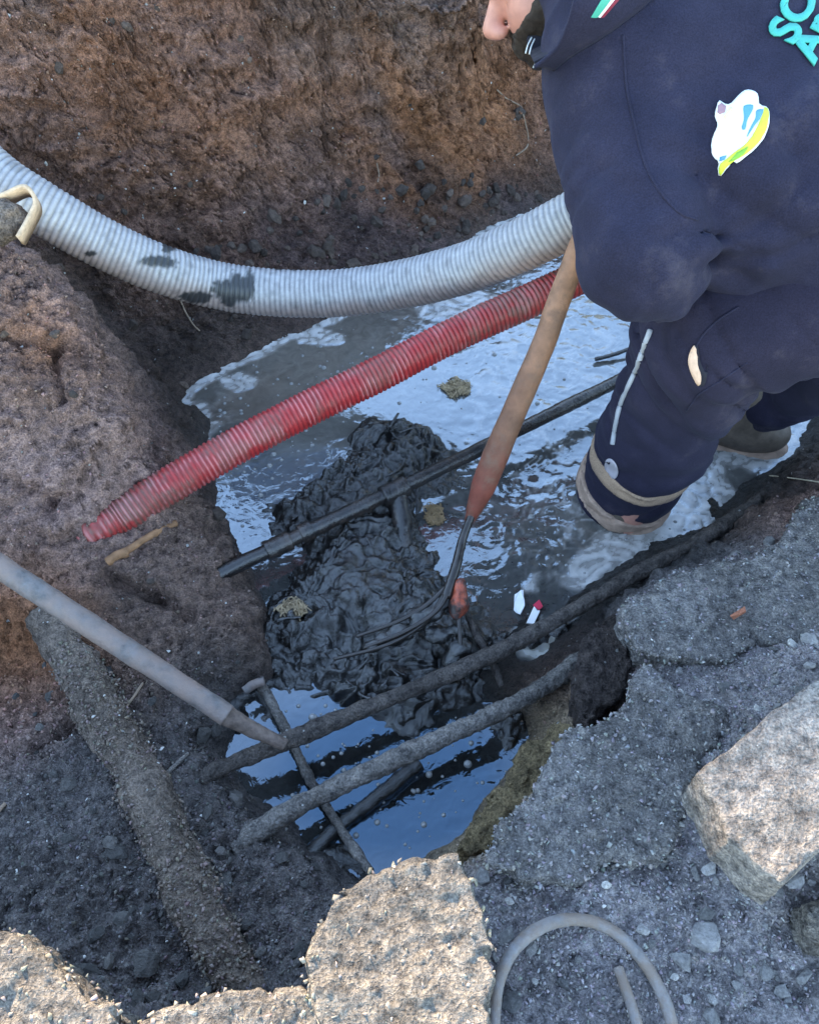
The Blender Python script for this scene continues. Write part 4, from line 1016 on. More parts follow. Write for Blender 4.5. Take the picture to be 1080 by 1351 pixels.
def clump(name, u, v, rx, ry, n, col, label, z_=.002, hh=.006):
    c = PZ(u, v, z_); AV, AF = [], []; off = 0
    for k in range(n):
        a = RNG.uniform(0, 6.28); r_ = math.sqrt(RNG.random()) * (.62 + .38 * math.sin(a * 2 + u) * math.cos(a * 3.1 + v)); q = c + np.array([rx * r_ * math.cos(a), ry * r_ * math.sin(a), hh * (1 - r_ * r_) * RNG.random()])
        d = RNG.normal(size=3); d[2] *= .12; d = nrm(d) * RNG.uniform(.004, .013); bnd = RNG.normal(0, .004, 3)
        C, _ = catmull([q - d, q + bnd, q + d], 7); V, F = tube(C, RNG.uniform(.0006, .0015), 5, cap=False)
        AV.append(V); AF.append(F + off); off += len(V)
    o = link(name, mesh_np(name, np.vstack(AV), np.vstack(AF), simple_mat(name + '_fibre', col, .6, .5, 90, 0, 0, .4))); props(o, label, 'straw clump'); return o
clump('straw_clump', 605, 512, .040, .036, 420, (.38, .28, .17), 'soggy yellow straw clump floating on the pale blue water')
clump('straw_clump', 572, 682, .018, .030, 260, (.26, .165, .085), 'brown straw clump caught at the edge of the black mud')
clump('straw_clump', 388, 805, .030, .022, 200, (.28, .20, .12), 'tan fibre clump by the soil nose at the mud heap', .035)
# litter
def scrap(name, pts, z_, th, mat, label, cat):
    V = [PZ(u, v, z_) for u, v in pts]; c = np.mean(V, 0); bm = bmesh.new(); vs = [bm.verts.new(x - c) for x in V]; f = bm.faces.new(vs)
    bmesh.ops.subdivide_edges(bm, edges=bm.edges[:], cuts=2, use_grid_fill=True)
    for v in bm.verts: v.co.z += .004 * math.sin(v.co.x * 300) + .003 * math.cos(v.co.y * 260)
    me = bpy.data.meshes.new(name); bm.to_mesh(me); bm.free(); me.materials.append(mat)
    o = link(name, me, loc=c); m = o.modifiers.new('t', 'SOLIDIFY'); m.thickness = th; props(o, label, cat); return o
WP = simple_mat('white_plastic', (.78, .78, .78), .4, .08, 40, 0, 0, .5); RP = simple_mat('red_plastic_scrap', (.6, .03, .07), .4, .1, 40, 0, 0, .5)
scrap('plastic_scrap', [(679, 784), (690, 781), (692, 800), (686, 812), (678, 804)], .008, .002, WP, 'white plastic scrap standing upright in the water near the crusted pipe', 'plastic scrap')
e = empty('sweet_wrapper', PZ(704, 806, .006)); props(e, 'crumpled white and red wrapper in the water beside the white scrap', 'wrapper')
for pts_, m_ in [([(694, 822), (704, 800), (712, 806), (704, 823)], WP), ([(703, 798), (711, 791), (716, 800), (709, 806)], RP)]:
    V = [PZ(u, v, .008) for u, v in pts_]; V += [x - np.array([0, 0, .003]) for x in V]
    child('foil', mesh_np('foil', V, [(0, 1, 2, 3), (7, 6, 5, 4), (0, 4, 5, 1), (1, 5, 6, 2), (2, 6, 7, 3), (3, 7, 4, 0)], m_, smooth=False), e)
# bubbles on the water
def bubbles():
    m, nt, b = new_mat('bubble_film')
    b.inputs['Base Color'].default_value = (.20, .20, .195, 1); b.inputs['Roughness'].default_value = .06; b.inputs['IOR'].default_value = 1.7
    AV, AF = [], []; off = 0; seg, rings = 12, 4
    def dome(c, r):
        nonlocal off
        V = []
        for i in range(rings):
            t = i / rings * math.pi / 2
            for j in range(seg):
                a = 2 * math.pi * j / seg; V.append(c + r * np.array([math.cos(t) * math.cos(a), math.cos(t) * math.sin(a), math.sin(t) * .75]))
        V.append(c + np.array([0, 0, r * .75]))
        F = [(off + i * seg + j, off + i * seg + (j + 1) % seg, off + (i + 1) * seg + (j + 1) % seg, off + (i + 1) * seg + j) for i in range(rings - 1) for j in range(seg)]
        F += [(off + (rings - 1) * seg + j, off + (rings - 1) * seg + (j + 1) % seg, off + rings * seg) for j in range(seg)]
        AV.extend(V); AF.extend(F); off += len(V)
    for n, u0, su, v0, sv in [(80, 500, 90, 480, 38), (70, 320, 55, 530, 35), (30, 400, 40, 590, 30), (70, 560, 70, 1040, 45), (45, 430, 50, 960, 40), (50, 700, 60, 660, 90), (20, 340, 25, 650, 40), (25, 860, 40, 710, 20), (20, 950, 40, 650, 40)]:
        for k in range(n):
            p = PZ(RNG.normal(u0, su), RNG.normal(v0, sv), 0.0)
            dome(p, float(np.clip(RNG.lognormal(-6.0, .45), .0012, .0065)))
    o = link('bubbles', mesh_np('bubbles', np.array(AV), AF, m)); props(o, 'small round bubbles scattered over the murky water', None, None, 'stuff')
bubbles()

# ================================================================== THE WORKER
Hip = np.array([.66, 1.06, .645]); Neck = np.array([.27, 1.30, .815]); ShL = PD(828, 118, 1.08); ShR = np.array([.375, 1.47, .83])
ElL = PD(848, 332, 1.035); HaL = PD(832, 232, 1.19); ElR = np.array([.42, 1.36, .60])
hx = nrm(hm - hb); HaR = hm + hx * 0.26
KnL = PD(935, 442, 1.19); FoL = np.array([.402, 1.0, -.06]); HipL = np.array([.70, .965, .60]); HipR = np.array([.74, 1.17, .62]); KnR = PD(1115, 470, 1.42); FoR = PZ(985, 556, .05)
T = nrm(Neck - Hip); Lx = nrm(np.array([-.35, -.94, -.10])); Lx = nrm(Lx - (Lx @ T) * T); Bk = nrm(np.cross(T, Lx)); Bk = Bk if Bk[2] > 0 else -Bk
TA = np.stack([T, Lx, Bk])
# head frame
Hc = PD(736, -56, 1.17); HF = nrm([-.85, -.045, -.52]); HU = np.array([-.50, .20, .83]); HU = nrm(HU - (HU @ HF) * HF); HL = np.cross(HU, HF)
HA = np.stack([HF, HL, HU])
def hp(f, l, u): return Hc + HF * f + HL * l + HU * u
# ---- body: one continuous surface
bd = Field([.0, .72, -.12], [1.05, 1.72, 1.05], .0045)
bd.ellipsoid(hp(-.005, 0, .012), HA, (.098, .076, .105), .02)                 # skull
bd.ellipsoid(hp(.040, 0, -.060), HA, (.056, .056, .052), .03)                 # jaw
bd.ellipsoid(hp(.074, 0, -.098), HA, (.020, .024, .018), .02)                 # chin
for s_ in (-1, 1):
    bd.ellipsoid(hp(.058, .040 * s_, -.032), HA, (.028, .024, .026), .03)     # cheek
    bd.capsule(hp(.088, .008 * s_, .018), hp(.074, .050 * s_, .020), .011, .009, .015)   # brow
    bd.ellipsoid(hp(-.008, .078 * s_, -.008), HA, (.018, .008, .032), .006)   # ear
    bd.ellipsoid(hp(.112, .015 * s_, -.040), HA, (.011, .009, .009), .006)    # nostril wing
    bd.ellipsoid(hp(.094, .032 * s_, -.002), HA, (.012, .016, .009), .008, 'd')   # eye socket
    bd.ellipsoid(hp(.076, .032 * s_, -.003), HA, (.0125, .0125, .0125), .003)
bd.ellipsoid(hp(.060, 0, -.050), HA, (.030, .036, .032), .02)
bd.capsule(hp(.092, 0, .006), hp(.122, 0, -.030), .0100, .0145, .014)         # nose
for s_ in (-1, 1): bd.ellipsoid(hp(.112, .008 * s_, -.049), HA, (.006, .0035, .005), .003, 'd')
bd.capsule(hp(.098, -.020, -.068), hp(.098, .020, -.068), .0065, .0065, .008); bd.capsule(hp(.096, -.017, -.080), hp(.096, .017, -.080), .0075, .0075, .008)
bd.capsule(hp(-.03, 0, -.06), Neck, .055, .062, .03)
def limb(f, pts, rs, k=.03):
    for a_, b_, ra, rb in zip(pts[:-1], pts[1:], rs[:-1], rs[1:]): f.capsule(a_, b_, ra, rb, k)
bd.ellipsoid(Hip * .45 + Neck * .55, TA, (.26, .165, .095), .05); bd.ellipsoid(Hip, TA, (.13, .16, .11), .06)
limb(bd, [Neck, ShL, ElL, HaL], [.07, .056, .043, .028]); limb(bd, [Neck, ShR, ElR, HaR], [.07, .056, .043, .028])
limb(bd, [Hip, HipL, KnL, FoL], [.1, .085, .056, .042]); limb(bd, [Hip, HipR, KnR, FoR], [.1, .08, .045, .026])
def hand(f, wrist, elbow, side):
    """palm beside the handle, four fingers and a thumb closed round it"""
    ax = hx; t0 = (wrist - hb) @ ax; cen = hb + ax * t0
    out = wrist - cen; out = nrm(out - (out @ ax) * ax) if np.linalg.norm(out) > 1e-4 else nrm(np.cross(ax, [0, 0, 1]))
    tan = np.cross(ax, out) * side
    def pol(ang, r_, sh): return cen + ax * sh + r_ * (math.cos(ang) * out + math.sin(ang) * tan)
    f.capsule(pol(0, .040, -.028), pol(0, .040, .028), .017, .016, .012); f.capsule(wrist, pol(0, .043, 0), .026, .022, .015)
    for q, (sh, ln) in enumerate([(-.032, 2.5), (-.011, 2.9), (.010, 2.8), (.030, 2.3)]):
        pr = None
        for a_ in np.linspace(.3, ln, 7):
            c_ = pol(a_, .031, sh)
            if pr is not None: f.capsule(pr, c_, .0092, .0085, .003)
            pr = c_
    pr = None
    for a_ in np.linspace(-.2, -2.0, 6):
        c_ = pol(a_, .033, -.040 + .004 * a_)
        if pr is not None: f.capsule(pr, c_, .0105, .0095, .004)
        pr = c_
cenL = hb + hx * ((HaL - hb) @ hx)
hand(bd, HaL + nrm(ElL - HaL) * .045, ElL, 1); hand(bd, HaR + nrm(ElR - HaR) * .045, ElR, -1)
V, Q = bd.mesh(); V = smooth_verts(V, Q, 1, .4)
SKIN = simple_mat('skin', (.50, .22, .165), .5, .12, 60, .15, .0015, .4)
pbase = np.array([.55, 1.08, 0.0])
person = link('person', mesh_np('person', recentre(V, pbase), Q, SKIN), loc=pbase)
props(person, 'worker in navy sweatshirt and trousers bending over the pit with a pitchfork', 'person')
SK = bd
# beard and hair: thin shells over the head
def shell(name, keep, off, mat, noise=.002, lo=None, hi=None, src=None, h=.0035):
    f = Field(lo, hi, h)
    def fn(P):
        sh = P.shape[:-1]; Q_ = P.reshape(-1, 3); d_ = (src or SK).sample(Q_) - off
        d_ = d_ + noise * fbm(Q_ * 130, 2)
        return np.maximum(d_, keep(Q_)).reshape(sh)
    f.add(fn, lo, hi, .0005)
    V_s, Q_s = f.mesh()
    return child(name, mesh_np(name, V_s, Q_s, mat), person)
HAIRM = simple_mat('dark_hair', (.035, .024, .018), .6, .4, 200, .6, .003, .3)
def beardk(P):
    q = P - Hc; f_, u_ = q @ HF, q @ HU; l_ = np.abs(q @ HL)
    d_ = np.maximum(u_ + .044 - .60 * (.09 - f_), -(f_ + .02)); d_ = np.maximum(d_, -.14 - u_)
    return d_ + .004 * fbm(P * 70, 2)
shell('beard', beardk, .0022, HAIRM, .003, Hc - .17, Hc + .17)
def moust(P):
    q = P - Hc; f_, l_, u_ = q @ HF, q @ HL, q @ HU
    return np.maximum(np.maximum(np.maximum(np.abs(u_ + .059) - .007, np.abs(l_) - .03), .07 - f_), f_ - .101)
shell('moustache', moust, .004, HAIRM, .003, Hc - .17, Hc + .17)
def hairk(P):
    q = P - Hc; f_, u_ = q @ HF, q @ HU
    return np.maximum(-(u_ - .055 + .9 * (-f_ + .05) * -1 * 0 - (.055 - f_) * -1.0 * 0) + np.where(f_ > .03, (f_ - .03) * 1.2, -.10), f_ - .085)
shell('hair', hairk, .008, HAIRM, .006, Hc - .17, Hc + .17)

# ---- sweatshirt
CL = Field([-.02, .70, .30], [1.02, 1.72, 1.12], .006)
def torso_fn(P):
    q = (P - (Hip * .5 + Neck * .5)) @ TA.T
    t = q[..., 0]; hw = np.interp(t, [-.30, -.2, 0, .14, .24], [.185, .188, .20, .20, .15]); hd = np.interp(t, [-.30, -.1, .1, .24], [.135, .140, .140, .10])
    k0 = np.sqrt((q[..., 1] / hw) ** 2 + (q[..., 2] / hd) ** 2); d_ = (k0 - 1) * np.minimum(hw, hd)
    return np.maximum(d_, np.maximum(t - .235, -t - .36))
CL.add(torso_fn, Hip - .45, Neck + .45, .02)
CL.capsule(Neck - T * .05, ShL, .10, .100, .06); CL.capsule(Neck - T * .05, ShR, .10, .098, .06)
CL.capsule(PD(985, 235, 1.06), PD(1160, 275, 1.06), .120, .13, .05); CL.capsule(PD(985, 330, 1.12), PD(1160, 345, 1.10), .085, .10, .05)
ElLc = ElL
CL.capsule(ShL, ShL * .55 + ElLc * .45, .103, .095, .04); CL.capsule(ShL * .6 + ElLc * .4, ElLc, .095, .083, .006); CL.capsule(ElLc, HaL + nrm(ElL - HaL) * .06, .078, .044, .02)
CL.capsule(ShR, ElR, .10, .08, .03); CL.capsule(ElR, HaR + nrm(ElR - HaR) * .06, .075, .044, .02)
CL.capsule(Neck - T * .03, Neck + T * .045 - Bk * .01, .082, .070, .03)
CL.add(lambda P: np.linalg.norm(np.cross(P - Neck, nrm(hp(-.03, 0, -.06) - Neck)), axis=-1) - .058 + 10 * ((P - Neck) @ T < .0), Neck - .1, Neck + .12, .004, 'd')
def folds(P):
    a_ = nrm(ElL - ShL); q = P - ShL; t = q @ a_; 
    n = .010 * fbm(P * 5.5 + 3, 2)
    # creases radiating from the armpit and stacked at the waist
    arm = np.exp(-((np.linalg.norm(P - (PD(930, 300, 1.05)), axis=1)) / .13) ** 2)
    wst = sstep(.05, -.2, (P - (Hip * .5 + Neck * .5)) @ T)
    n += -.020 * arm * (perlin(np.stack([P @ np.array([.4, .2, .9]) * 30, P @ T * 6, P[:, 1] * 3], 1)) + .2)
    n += .013 * wst * perlin(np.stack([P @ T * 26 + 1.3 * fbm(P * 5, 2), P[:, 1] * 4, P[:, 2] * 5], 1))
    n += .006 * np.exp(-((t - .17) / .12) ** 2) * perlin(np.stack([t * 20 + P[:, 0] * 14, P[:, 1] * 7, P[:, 2] * 7], 1))
    def crease(x): return -np.exp(-(perlin(x) / .10) ** 2)
    n -= .008 * arm * crease(np.stack([P @ np.array([.5, .1, .85]) * 22, P @ T * 5, P[:, 1] * 3], 1))
    elb = np.exp(-((np.linalg.norm(P - (ElL * .75 + ShL * .25), axis=1)) / .12) ** 2)
    n -= .010 * elb * crease(np.stack([t * 18 + P[:, 0] * 10, P[:, 1] * 6, P[:, 2] * 6], 1))
    n -= .012 * wst * crease(np.stack([P @ T * 15 + 1.6 * fbm(P * 4, 2), P[:, 1] * 3, P[:, 2] * 4], 1))
    n += .002 * fbm(P * 22, 2)
    return n
CL.perturb(folds, .06)
V, Q = CL.mesh(); V = smooth_verts(V, Q, 2, .5)
NAVY = None
def cloth_mat(name, base, weave=900):
    m, nt, b = new_mat(name)
    co = nt.nodes.new('ShaderNodeTexCoord').outputs['Object']
    n = noise_n(nt, co, 14, 5, .6); n2 = noise_n(nt, co, 500, 2, .6); n3 = noise_n(nt, co, 4, 3, .5)
    c = mixc(nt, 1, (*base, 1), ramp(nt, n, [(.3, (.75, .75, .78)), (.7, (1.25, 1.22, 1.2))]), 'MULTIPLY')
    c = mixc(nt, .6, c, ramp(nt, n2, [(.3, (.6,) * 3), (.7, (1.4,) * 3)]), 'MULTIPLY')
    dust = ramp(nt, noise_n(nt, co, 7, 9, .75), [(.56, (0, 0, 0)), (.8, (.22, .22, .22))])
    c = mixc(nt, dust, c, (.20, .16, .14))
    nt.links.new(c, b.inputs['Base Color']); b.inputs['Roughness'].default_value = .9; b.inputs['Specular IOR Level'].default_value = .15
    b.inputs['Sheen Weight'].default_value = .04; b.inputs['Sheen Roughness'].default_value = .5; b.inputs['Sheen Tint'].default_value = (.5, .55, .8, 1)
    nt.links.new(bump(nt, math_n(nt, 'ADD', n2, math_n(nt, 'MULTIPLY', n, 1.2)), .25, .002), b.inputs['Normal'])
    return m
NAVY = cloth_mat('navy_fleece', (.0185, .0185, .036)); NAVY2 = cloth_mat('navy_work_cloth', (.017, .0155, .030))
shirt = child('sweatshirt', mesh_np('sweatshirt', V, Q, NAVY), person)
BVS = BVHTree.FromPolygons(V.tolist(), Q.tolist())
def on_cloth(bvh, u, v, lift, tdef=1.1):
    h = bvh.ray_cast(Vector(CAM), Vector(ray(u, v)).normalized())
    if h[0] is None: return PD(u, v, tdef)
    nn = np.array(h[1]); nn = nn if nn @ FW < 0 else -nn
    return np.array(h[0]) + nn * lift
def patch(name, poly, lift, mat, parent, bvh, step=4.0, th=.0015):
    """a cut-out lying on the cloth, outlined by a polygon"""
    poly = np.asarray(poly, float)
    if len(poly) > 6:
        q4 = np.vstack([poly[-2:], poly, poly[:3]]); sm = catmull(np.c_[q4, np.zeros(len(q4))], len(q4) * 10)[0][:, :2]
        a0 = np.argmin(np.linalg.norm(sm[:len(sm) // 2] - poly[0], axis=1)); a1 = len(sm) // 2 + np.argmin(np.linalg.norm(sm[len(sm) // 2:] - poly[0], axis=1)); poly = sm[a0:a1:4]
    m = len(poly); dens = []
    for a_, b_ in zip(poly, np.roll(poly, -1, 0)):
        k = max(1, int(np.linalg.norm(b_ - a_) / step)); dens += [a_ + (b_ - a_) * i / k for i in range(k)]
    dens = np.array(dens); gxs, gys = np.meshgrid(np.arange(poly[:, 0].min(), poly[:, 0].max(), step), np.arange(poly[:, 1].min(), poly[:, 1].max(), step))
    g = np.stack([gxs.ravel(), gys.ravel()], 1); g = g[poly_sdf(g, dens) < -step * .5] if len(g) else g
    allp = [Vector(p_) for p_ in dens] + [Vector(p_) for p_ in g]
    r = geometry.delaunay_2d_cdt(allp, [(i, (i + 1) % len(dens)) for i in range(len(dens))], [], 1, 1e-4)
    V_ = [on_cloth(bvh, p_[0], p_[1], lift) for p_ in r[0]]
    F_ = [tuple(f_)[::-1] for f_ in r[2]]
    o_ = child(name, mesh_np(name, V_, F_, mat), parent)
    md_ = o_.modifiers.new('t', 'SOLIDIFY'); md_.thickness = th; md_.offset = 0
    return o_
def flat_mat(name, c, rough=.6): return simple_mat(name, c, rough, .08, 60, .1, .001, .3)
TEAL = flat_mat('turquoise_print', (.015, .33, .28)); WHT = flat_mat('white_print', (.62, .64, .62)); BLU = flat_mat('blue_print', (.06, .26, .50)); YGR = flat_mat('yellow_green_print', (.52, .62, .06)); GRN = flat_mat('green_print', (.16, .36, .05)); BRN = flat_mat('mauve_print', (.30, .17, .19)); CRM = flat_mat('cream_print', (.75, .66, .32))
def ell(c, rx, ry, rot, n=28):
    a_ = np.linspace(0, 2 * np.pi, n, endpoint=False); x, y = rx * np.cos(a_), ry * np.sin(a_); cr, sr = math.cos(rot), math.sin(rot)
    return np.stack([c[0] + x * cr - y * sr, c[1] + x * sr + y * cr], 1)
# printed badge on the shoulder blade: white body, blue strokes, yellow-green sweep
badge = patch('badge', [(990, 121), (998, 126), (1001, 140), (1009, 143), (1013, 150), (1013, 165), (1008, 180), (996, 196), (982, 208), (972, 215), (966, 214), (951, 231), (948, 222), (949, 214), (940, 206), (938, 192), (942, 178), (947, 166), (943, 156), (943, 146), (948, 134), (955, 138), (962, 139), (966, 136), (974, 127), (982, 121)], .0025, WHT, shirt, BVS, 3)
for nm, pl, m_, lf in [('green_sweep', [(1007, 143), (1012, 150), (1012, 165), (1007, 178), (996, 193), (982, 205), (970, 212), (960, 220), (951, 230), (950, 218), (960, 210), (968, 203), (980, 194), (991, 182), (1000, 166), (1005, 152)], YGR, .0036),
                       ('green_sweep', [(962, 214), (972, 203), (986, 195), (980, 205), (970, 212)], GRN, .0044), ('blue_stroke', [(980, 142), (993, 141), (990, 152), (986, 158), (983, 172), (978, 172), (981, 158)], BLU, .0036),
                       ('blue_stroke', [(997, 148), (1005, 147), (1002, 158), (996, 166), (988, 178), (984, 184), (990, 170), (996, 158)], BLU, .0036), ('mauve_knob', [(946, 142), (951, 137), (958, 142), (956, 150), (949, 153), (945, 150)], BRN, .0036),
                       ('cream_bar', [(953, 157), (964, 143), (966, 148), (956, 160)], CRM, .0036), ('blue_stroke', [(951, 208), (959, 206), (957, 211), (950, 213)], BLU, .0036)]:
    patch(nm, pl, lf, m_, badge, BVS, 3, .001)
# lettering on the back
def letters(txt, org, right, size):
    cu = bpy.data.curves.new('lettering', 'FONT'); cu.body = txt; cu.size = 1.0; cu.resolution_u = 4; cu.offset = .035; cu.space_character = 1.0
    tmp = bpy.data.objects.new('tmp', cu); COL.objects.link(tmp); dg = bpy.context.evaluated_depsgraph_get(); me = bpy.data.meshes.new_from_object(tmp.evaluated_get(dg)); COL.objects.unlink(tmp); bpy.data.objects.remove(tmp)
    bm = bmesh.new(); bm.from_mesh(me); bmesh.ops.triangulate(bm, faces=bm.faces[:]); bmesh.ops.subdivide_edges(bm, edges=bm.edges[:], cuts=1); bmesh.ops.triangulate(bm, faces=bm.faces[:])
    right = np.asarray(right, float); up = np.array([right[1], -right[0]])
    if up[0] > 0: up = -up
    for v in bm.verts:
        px = np.array(org) + size * (v.co.x * right + v.co.y * up); v.co = Vector(on_cloth(BVS, px[0], px[1], .003))
    bm.to_mesh(me); bm.free(); me.materials.clear(); me.materials.append(TEAL)
    o_ = child('lettering', me, shirt); md_ = o_.modifiers.new('t', 'SOLIDIFY'); md_.thickness = .002; md_.offset = 0
    o_['label'] = 'turquoise letters ' + txt + ' printed on the back'
rdir = nrm([.42, -.907])
letters('SC', (1046, 62), rdir, 58); letters('Ar', (1072, 86), nrm([.46, -.888]), 56)
# seams
def seam(px, r_, mat, parent, bvh, lift=.0005, name='seam'):
    cpx, _ = catmull([(u, v, 0) for u, v in px], 60); C = np.array([on_cloth(bvh, q[0], q[1], lift) for q in cpx]); C[1:-1] = (C[:-2] + C[1:-1] + C[2:]) / 3; V_, F_ = tube(C, r_, 8)
    return child(name, mesh_np(name, V_, F_, mat), parent)
seam([(822, 46), (823, 70), (827, 120), (838, 170), (850, 215), (868, 250), (895, 280), (920, 290)], .0016, NAVY, shirt, BVS)
# collar: strips from its foot on the shoulders up to its rim round the neck
low = [on_cloth(BVS, u, v, .003) for u, v in [(733, 92), (742, 84), (759, 71), (790, 52), (822, 30), (862, -4), (900, -60)]]
dl = [project(p_)[2] for p_ in low]
top = [PD(u, v, d_ - o_) for (u, v), d_, o_ in zip([(704, 88), (716, 79), (735, 60), (748, 30), (757, 0), (772, -40), (790, -90)], dl, [.01, .015, .025, .035, .04, .04, .04])]
lowC, _ = catmull(low, 50); topC, _ = catmull(top, 50)
def strip(name, a_, b_, mat, parent, lift=0.0, th=.003):
    rows = 8; V_ = []
    for i in range(rows + 1):
        t = a_ + (b_ - a_) * i / rows; p_ = lowC * (1 - t) + topC * t
        bulge = math.sin(math.pi * min(max(t, 0), 1)) * .006
        p_ = p_ - FW * (bulge + lift); V_.append(p_)
    V_ = np.vstack(V_); F_ = [(i * 50 + j, i * 50 + j + 1, (i + 1) * 50 + j + 1, (i + 1) * 50 + j) for i in range(rows) for j in range(49)]
    o_ = child(name, mesh_np(name, V_, F_, mat), parent); md_ = o_.modifiers.new('t', 'SOLIDIFY'); md_.thickness = th; md_.offset = 0; return o_
collar = strip('collar', 0, 1, NAVY, shirt, 0, .005); collar['label'] = 'stand-up collar with a green, white and red stripe'
for nm, a_, b_, m_ in [('red_stripe', .36, .42, flat_mat('red_rib', (.20, .02, .04))), ('white_stripe', .42, .47, flat_mat('white_rib', (.7, .7, .7))), ('green_stripe', .47, .60, flat_mat('green_rib', (.03, .33, .24)))]:
    strip(nm, a_, b_, m_, collar, .0042, .0015)
# far wing of the collar with white piping, under the chin
C, _ = catmull([PD(707, 88, dl[0] + .0), PD(700, 74, 1.17), PD(694, 62, 1.18), PD(697, 50, 1.19)], 20)
Vw = np.vstack([C, C + np.array([.05, .03, .012])]); o_ = child('collar_wing', mesh_np('collar_wing', Vw, [(i, i + 1, 21 + i, 20 + i) for i in range(19)], cloth_mat('black_rib', (.012, .013, .02))), shirt); md_ = o_.modifiers.new('t', 'SOLIDIFY'); md_.thickness = .006
for q0, q1 in [((693, 70), (701, 49)), ((698, 71), (705, 51)), ((703, 89), (713, 74))]:
    V_, F_ = tube(catmull([PD(*q0, 1.155), PD((q0[0] + q1[0]) / 2 - 1, (q0[1] + q1[1]) / 2, 1.155), PD(*q1, 1.16)], 12)[0], .0011, 6); child('piping', mesh_np('piping', V_, F_, WHT), shirt)

# ---- trousers
TR = Field([.24, .78, -.09], [1.1, 1.42, .86], .006)
AnL = np.array([.412, 1.055, -.03])
limb(TR, [HipL, KnL, KnL * .45 + AnL * .55, AnL], [.135, .102, .087, .083], .03)
TR.capsule(KnL * .6 + AnL * .4, AnL, .088, .084, .02)
limb(TR, [HipR, KnR, FoR + np.array([.012, 0, .03])], [.13, .085, .050], .03)
TR.ellipsoid(Hip + np.array([.04, -.02, -.02]), TA, (.16, .17, .125), .04)
axL = nrm(KnL - AnL)
def tfold(P):
    t = (P - AnL) @ axL
    n = .008 * fbm(P * 7 + 9, 2)
    n += .010 * sstep(.50, .1, t) * perlin(np.stack([t * 22 + 1.5 * fbm(P * 5, 2), P[:, 0] * 6, P[:, 1] * 6], 1))
    n += .012 * np.exp(-((t - .42) / .14) ** 2) * perlin(np.stack([t * 26 + P[:, 0] * 12, P[:, 0] * 7, P[:, 1] * 9], 1))
    def crease(x): return -np.exp(-(perlin(x) / .10) ** 2)
    n -= .009 * sstep(.45, .05, t) * crease(np.stack([t * 15 + 1.4 * fbm(P * 4 + 3, 2), P[:, 0] * 4, P[:, 1] * 4], 1))
    n -= .012 * np.exp(-((t - .45) / .16) ** 2) * crease(np.stack([t * 14 + P[:, 0] * 10, P[:, 0] * 5, P[:, 1] * 5 + 3], 1))
    n += .002 * fbm(P * 26, 2)
    return n
TR.perturb(tfold, .06)
V, Q = TR.mesh(); V = smooth_verts(V, Q, 2, .5)
trs = child('trousers', mesh_np('trousers', V, Q, NAVY2), person)
BVT = BVHTree.FromPolygons(V.tolist(), Q.tolist())
TAN = cloth_mat('muddy_reflective_tape', (.30, .20, .135)); PINK = simple_mat('muddy_hem', (.36, .24, .18), .8, .3, 50, .4, .003, .2)
def ring(name, px, half, off, mat, tilt=(0, 0)):
    p0 = on_cloth(BVT, *px, 0.0); n_ = nrm(axL + np.array([tilt[0], tilt[1], 0])); t0_ = p0 @ n_
    lo_ = np.array([.27, .87, -.02]); hi_ = np.array([.56, 1.18, .26]); f = Field(lo_, hi_, .004)
    def fn(P):
        sh = P.shape[:-1]; Q_ = P.reshape(-1, 3); d_ = TR.sample(Q_) - off
        e_ = np.abs(Q_ @ n_ - t0_ + .004 * fbm(Q_ * 25, 2)) - half
        return np.maximum(np.maximum(d_, e_), -(d_ + .012)).reshape(sh)
    f.add(fn, lo_, hi_, .0005); V_, Q_ = f.mesh(); V_ = smooth_verts(V_, Q_, 1, .5)
    return child(name, mesh_np(name, V_, Q_, mat), trs)
ring('tape_band', (836, 657), .0135, .0045, TAN); ring('hem_band', (800, 684), .020, .0065, PINK, (.22, .1))
seam([(858, 436), (848, 462), (836, 495), (820, 530), (813, 558), (808, 586)], .0042, flat_mat('pale_grey_cloth', (.30, .31, .34)), trs, BVT, .001, 'piping')
patch('mud_splash', ell((807, 618), 8, 14, -.3), .0018, flat_mat('dried_mud', (.36, .33, .36)), trs, BVT, 4, .001)
patch('pocket_opening', [(917, 453), (922, 462), (925, 482), (932, 492), (934, 480), (930, 505), (922, 508), (914, 496), (908, 478), (909, 466)], .0016, simple_mat('dark_pocket', (.012, .012, .02), .9, .2), trs, BVT, 4, .001)
patch('pocket_lining', [(916, 455), (920, 465), (920, 480), (925, 496), (922, 508), (914, 496), (908, 478), (909, 466)], .0028, simple_mat('beige_lining', (.56, .37, .27), .8, .2, 60, .3, .002, .2), trs, BVT, 4, .001)
seam([(918, 456), (930, 438), (950, 420), (974, 405)], .0016, NAVY, trs, BVT); seam([(905, 542), (922, 520), (950, 502), (985, 478)], .0012, NAVY, trs, BVT)
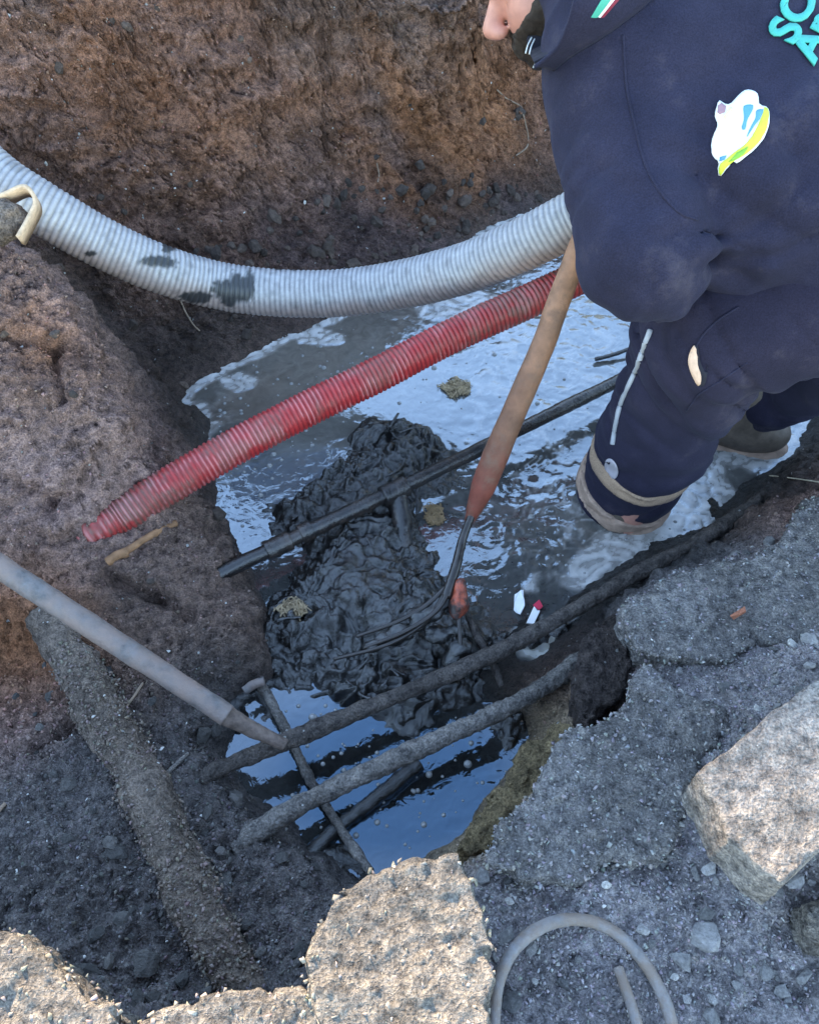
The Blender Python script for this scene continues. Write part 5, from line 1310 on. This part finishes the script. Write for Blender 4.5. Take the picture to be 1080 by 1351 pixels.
# boots
def boot(c, fwd, name):
    fwd = nrm(fwd); sd = np.array([-fwd[1], fwd[0], 0]); A = np.stack([fwd, sd, [0, 0, 1]])
    f = Field(c + np.array([-.22, -.22, -.10]), c + np.array([.22, .22, .16]), .004)
    f.ellipsoid(c + fwd * .06 + np.array([0, 0, -.02]), A, (.12, .045, .04), .03); f.ellipsoid(c - fwd * .03 + np.array([0, 0, -.015]), A, (.06, .042, .042), .03); f.capsule(c + np.array([0, 0, .0]), c + np.array([0, 0, .09]), .045, .05, .03)
    V_, Q_ = f.mesh(); b_ = child(name, mesh_np(name, V_, Q_, simple_mat('wet_boot_leather', (.115, .085, .065), .55, .4, 40, .3, .003, .4)), person)
    g = Field(c + np.array([-.22, -.22, -.09]), c + np.array([.22, .22, .0]), .004)
    g.ellipsoid(c + fwd * .055 + np.array([0, 0, -.052]), A, (.135, .052, .012), .01); g.ellipsoid(c - fwd * .04 + np.array([0, 0, -.052]), A, (.055, .046, .012), .02)
    V_, Q_ = g.mesh(); child('sole', mesh_np('sole', V_, Q_, PINK), b_)
boot(FoR + np.array([.0, .0, -.002]), np.array([-.9, .3, 0]), 'boot'); boot(np.array([.40, 1.0, -.05]), np.array([-.93, .35, 0]), 'boot')

# ================================================================== BLOCKER HOUSE added out of view to keep the low sun off the pit
blocker_house = empty('blocker_house', (0, 11.0, .6)); props(blocker_house, 'plain rendered building added out of view to keep the low sun off the pit', 'blocker_house')
WALLM = simple_mat('render_wall', (.55, .5, .42), .9, .15, 6, .2, .005, .2); TILE = simple_mat('roof_tiles', (.30, .12, .07), .85, .3, 20, .4, .01, .2); GLS = simple_mat('window_glass', (.04, .05, .06), .1, .1, 5, 0, 0, .6); FRM = simple_mat('window_frame', (.7, .7, .68), .5, .1)
def boxv(x0, x1, y0, y1, z0, z1):
    return [(x, y, z) for z in (z0, z1) for x, y in ((x0, y0), (x1, y0), (x1, y1), (x0, y1))], [(3, 2, 1, 0), (4, 5, 6, 7), (0, 1, 5, 4), (1, 2, 6, 5), (2, 3, 7, 6), (3, 0, 4, 7)]
HTOP = .122 + math.tan(SUN_EL) / math.cos(SUN_AZ) * 9.0
v_, f_ = boxv(-13, 11, 9.0, 15, .5, HTOP - .12); child('wall', mesh_np('wall', v_, f_, WALLM, smooth=False), blocker_house)
v_, f_ = boxv(-13.2, 11.2, 8.9, 15.2, HTOP - .115, HTOP); child('roof', mesh_np('roof', v_, f_, TILE, smooth=False), blocker_house)
for x in (-9, -5, -1, 3, 7):
    v_, f_ = boxv(x - .55, x + .55, 8.96, 8.998, 1.6, 2.9); w_ = child('window', mesh_np('window', v_, f_, FRM, smooth=False), blocker_house)
    v_, f_ = boxv(x - .45, x + .45, 8.945, 8.955, 1.7, 2.8); pn = link('pane', mesh_np('pane', v_, f_, GLS, smooth=False)); pn.parent = w_

# unseen drum added on the far rim to keep the sun off the sleeve
dx_, dy_ = -.60, 2.62; gz = .655
prof = [(0, 0), (.285, 0), (.295, .01), (.29, .02), (.285, .29), (.296, .30), (.285, .31), (.285, .58), (.296, .59), (.285, .60), (.29, .86), (.295, .87), (.285, .885), (.27, .88), (.265, .865), (0, .865)]
aa = np.linspace(0, 2 * np.pi, 40, endpoint=False); Vd = np.array([[dx_ + r_ * math.cos(a_), dy_ + r_ * math.sin(a_), gz + z_] for r_, z_ in prof for a_ in aa])
Fd = np.array([[i * 40 + j, i * 40 + (j + 1) % 40, (i + 1) * 40 + (j + 1) % 40, (i + 1) * 40 + j] for i in range(len(prof) - 1) for j in range(40)])
o = link('blocker_drum', mesh_np('blocker_drum', recentre(Vd, (dx_, dy_, gz)), Fd, simple_mat('drum_paint', (.05, .10, .2), .5, .3, 12, .2, .002, .4, 0, dirt=(.15, .07, .04), dirt_amt=.4)), loc=(dx_, dy_, gz))
props(o, 'dented blue steel drum added unseen on the far rim to block sun from the sleeve', 'drum')
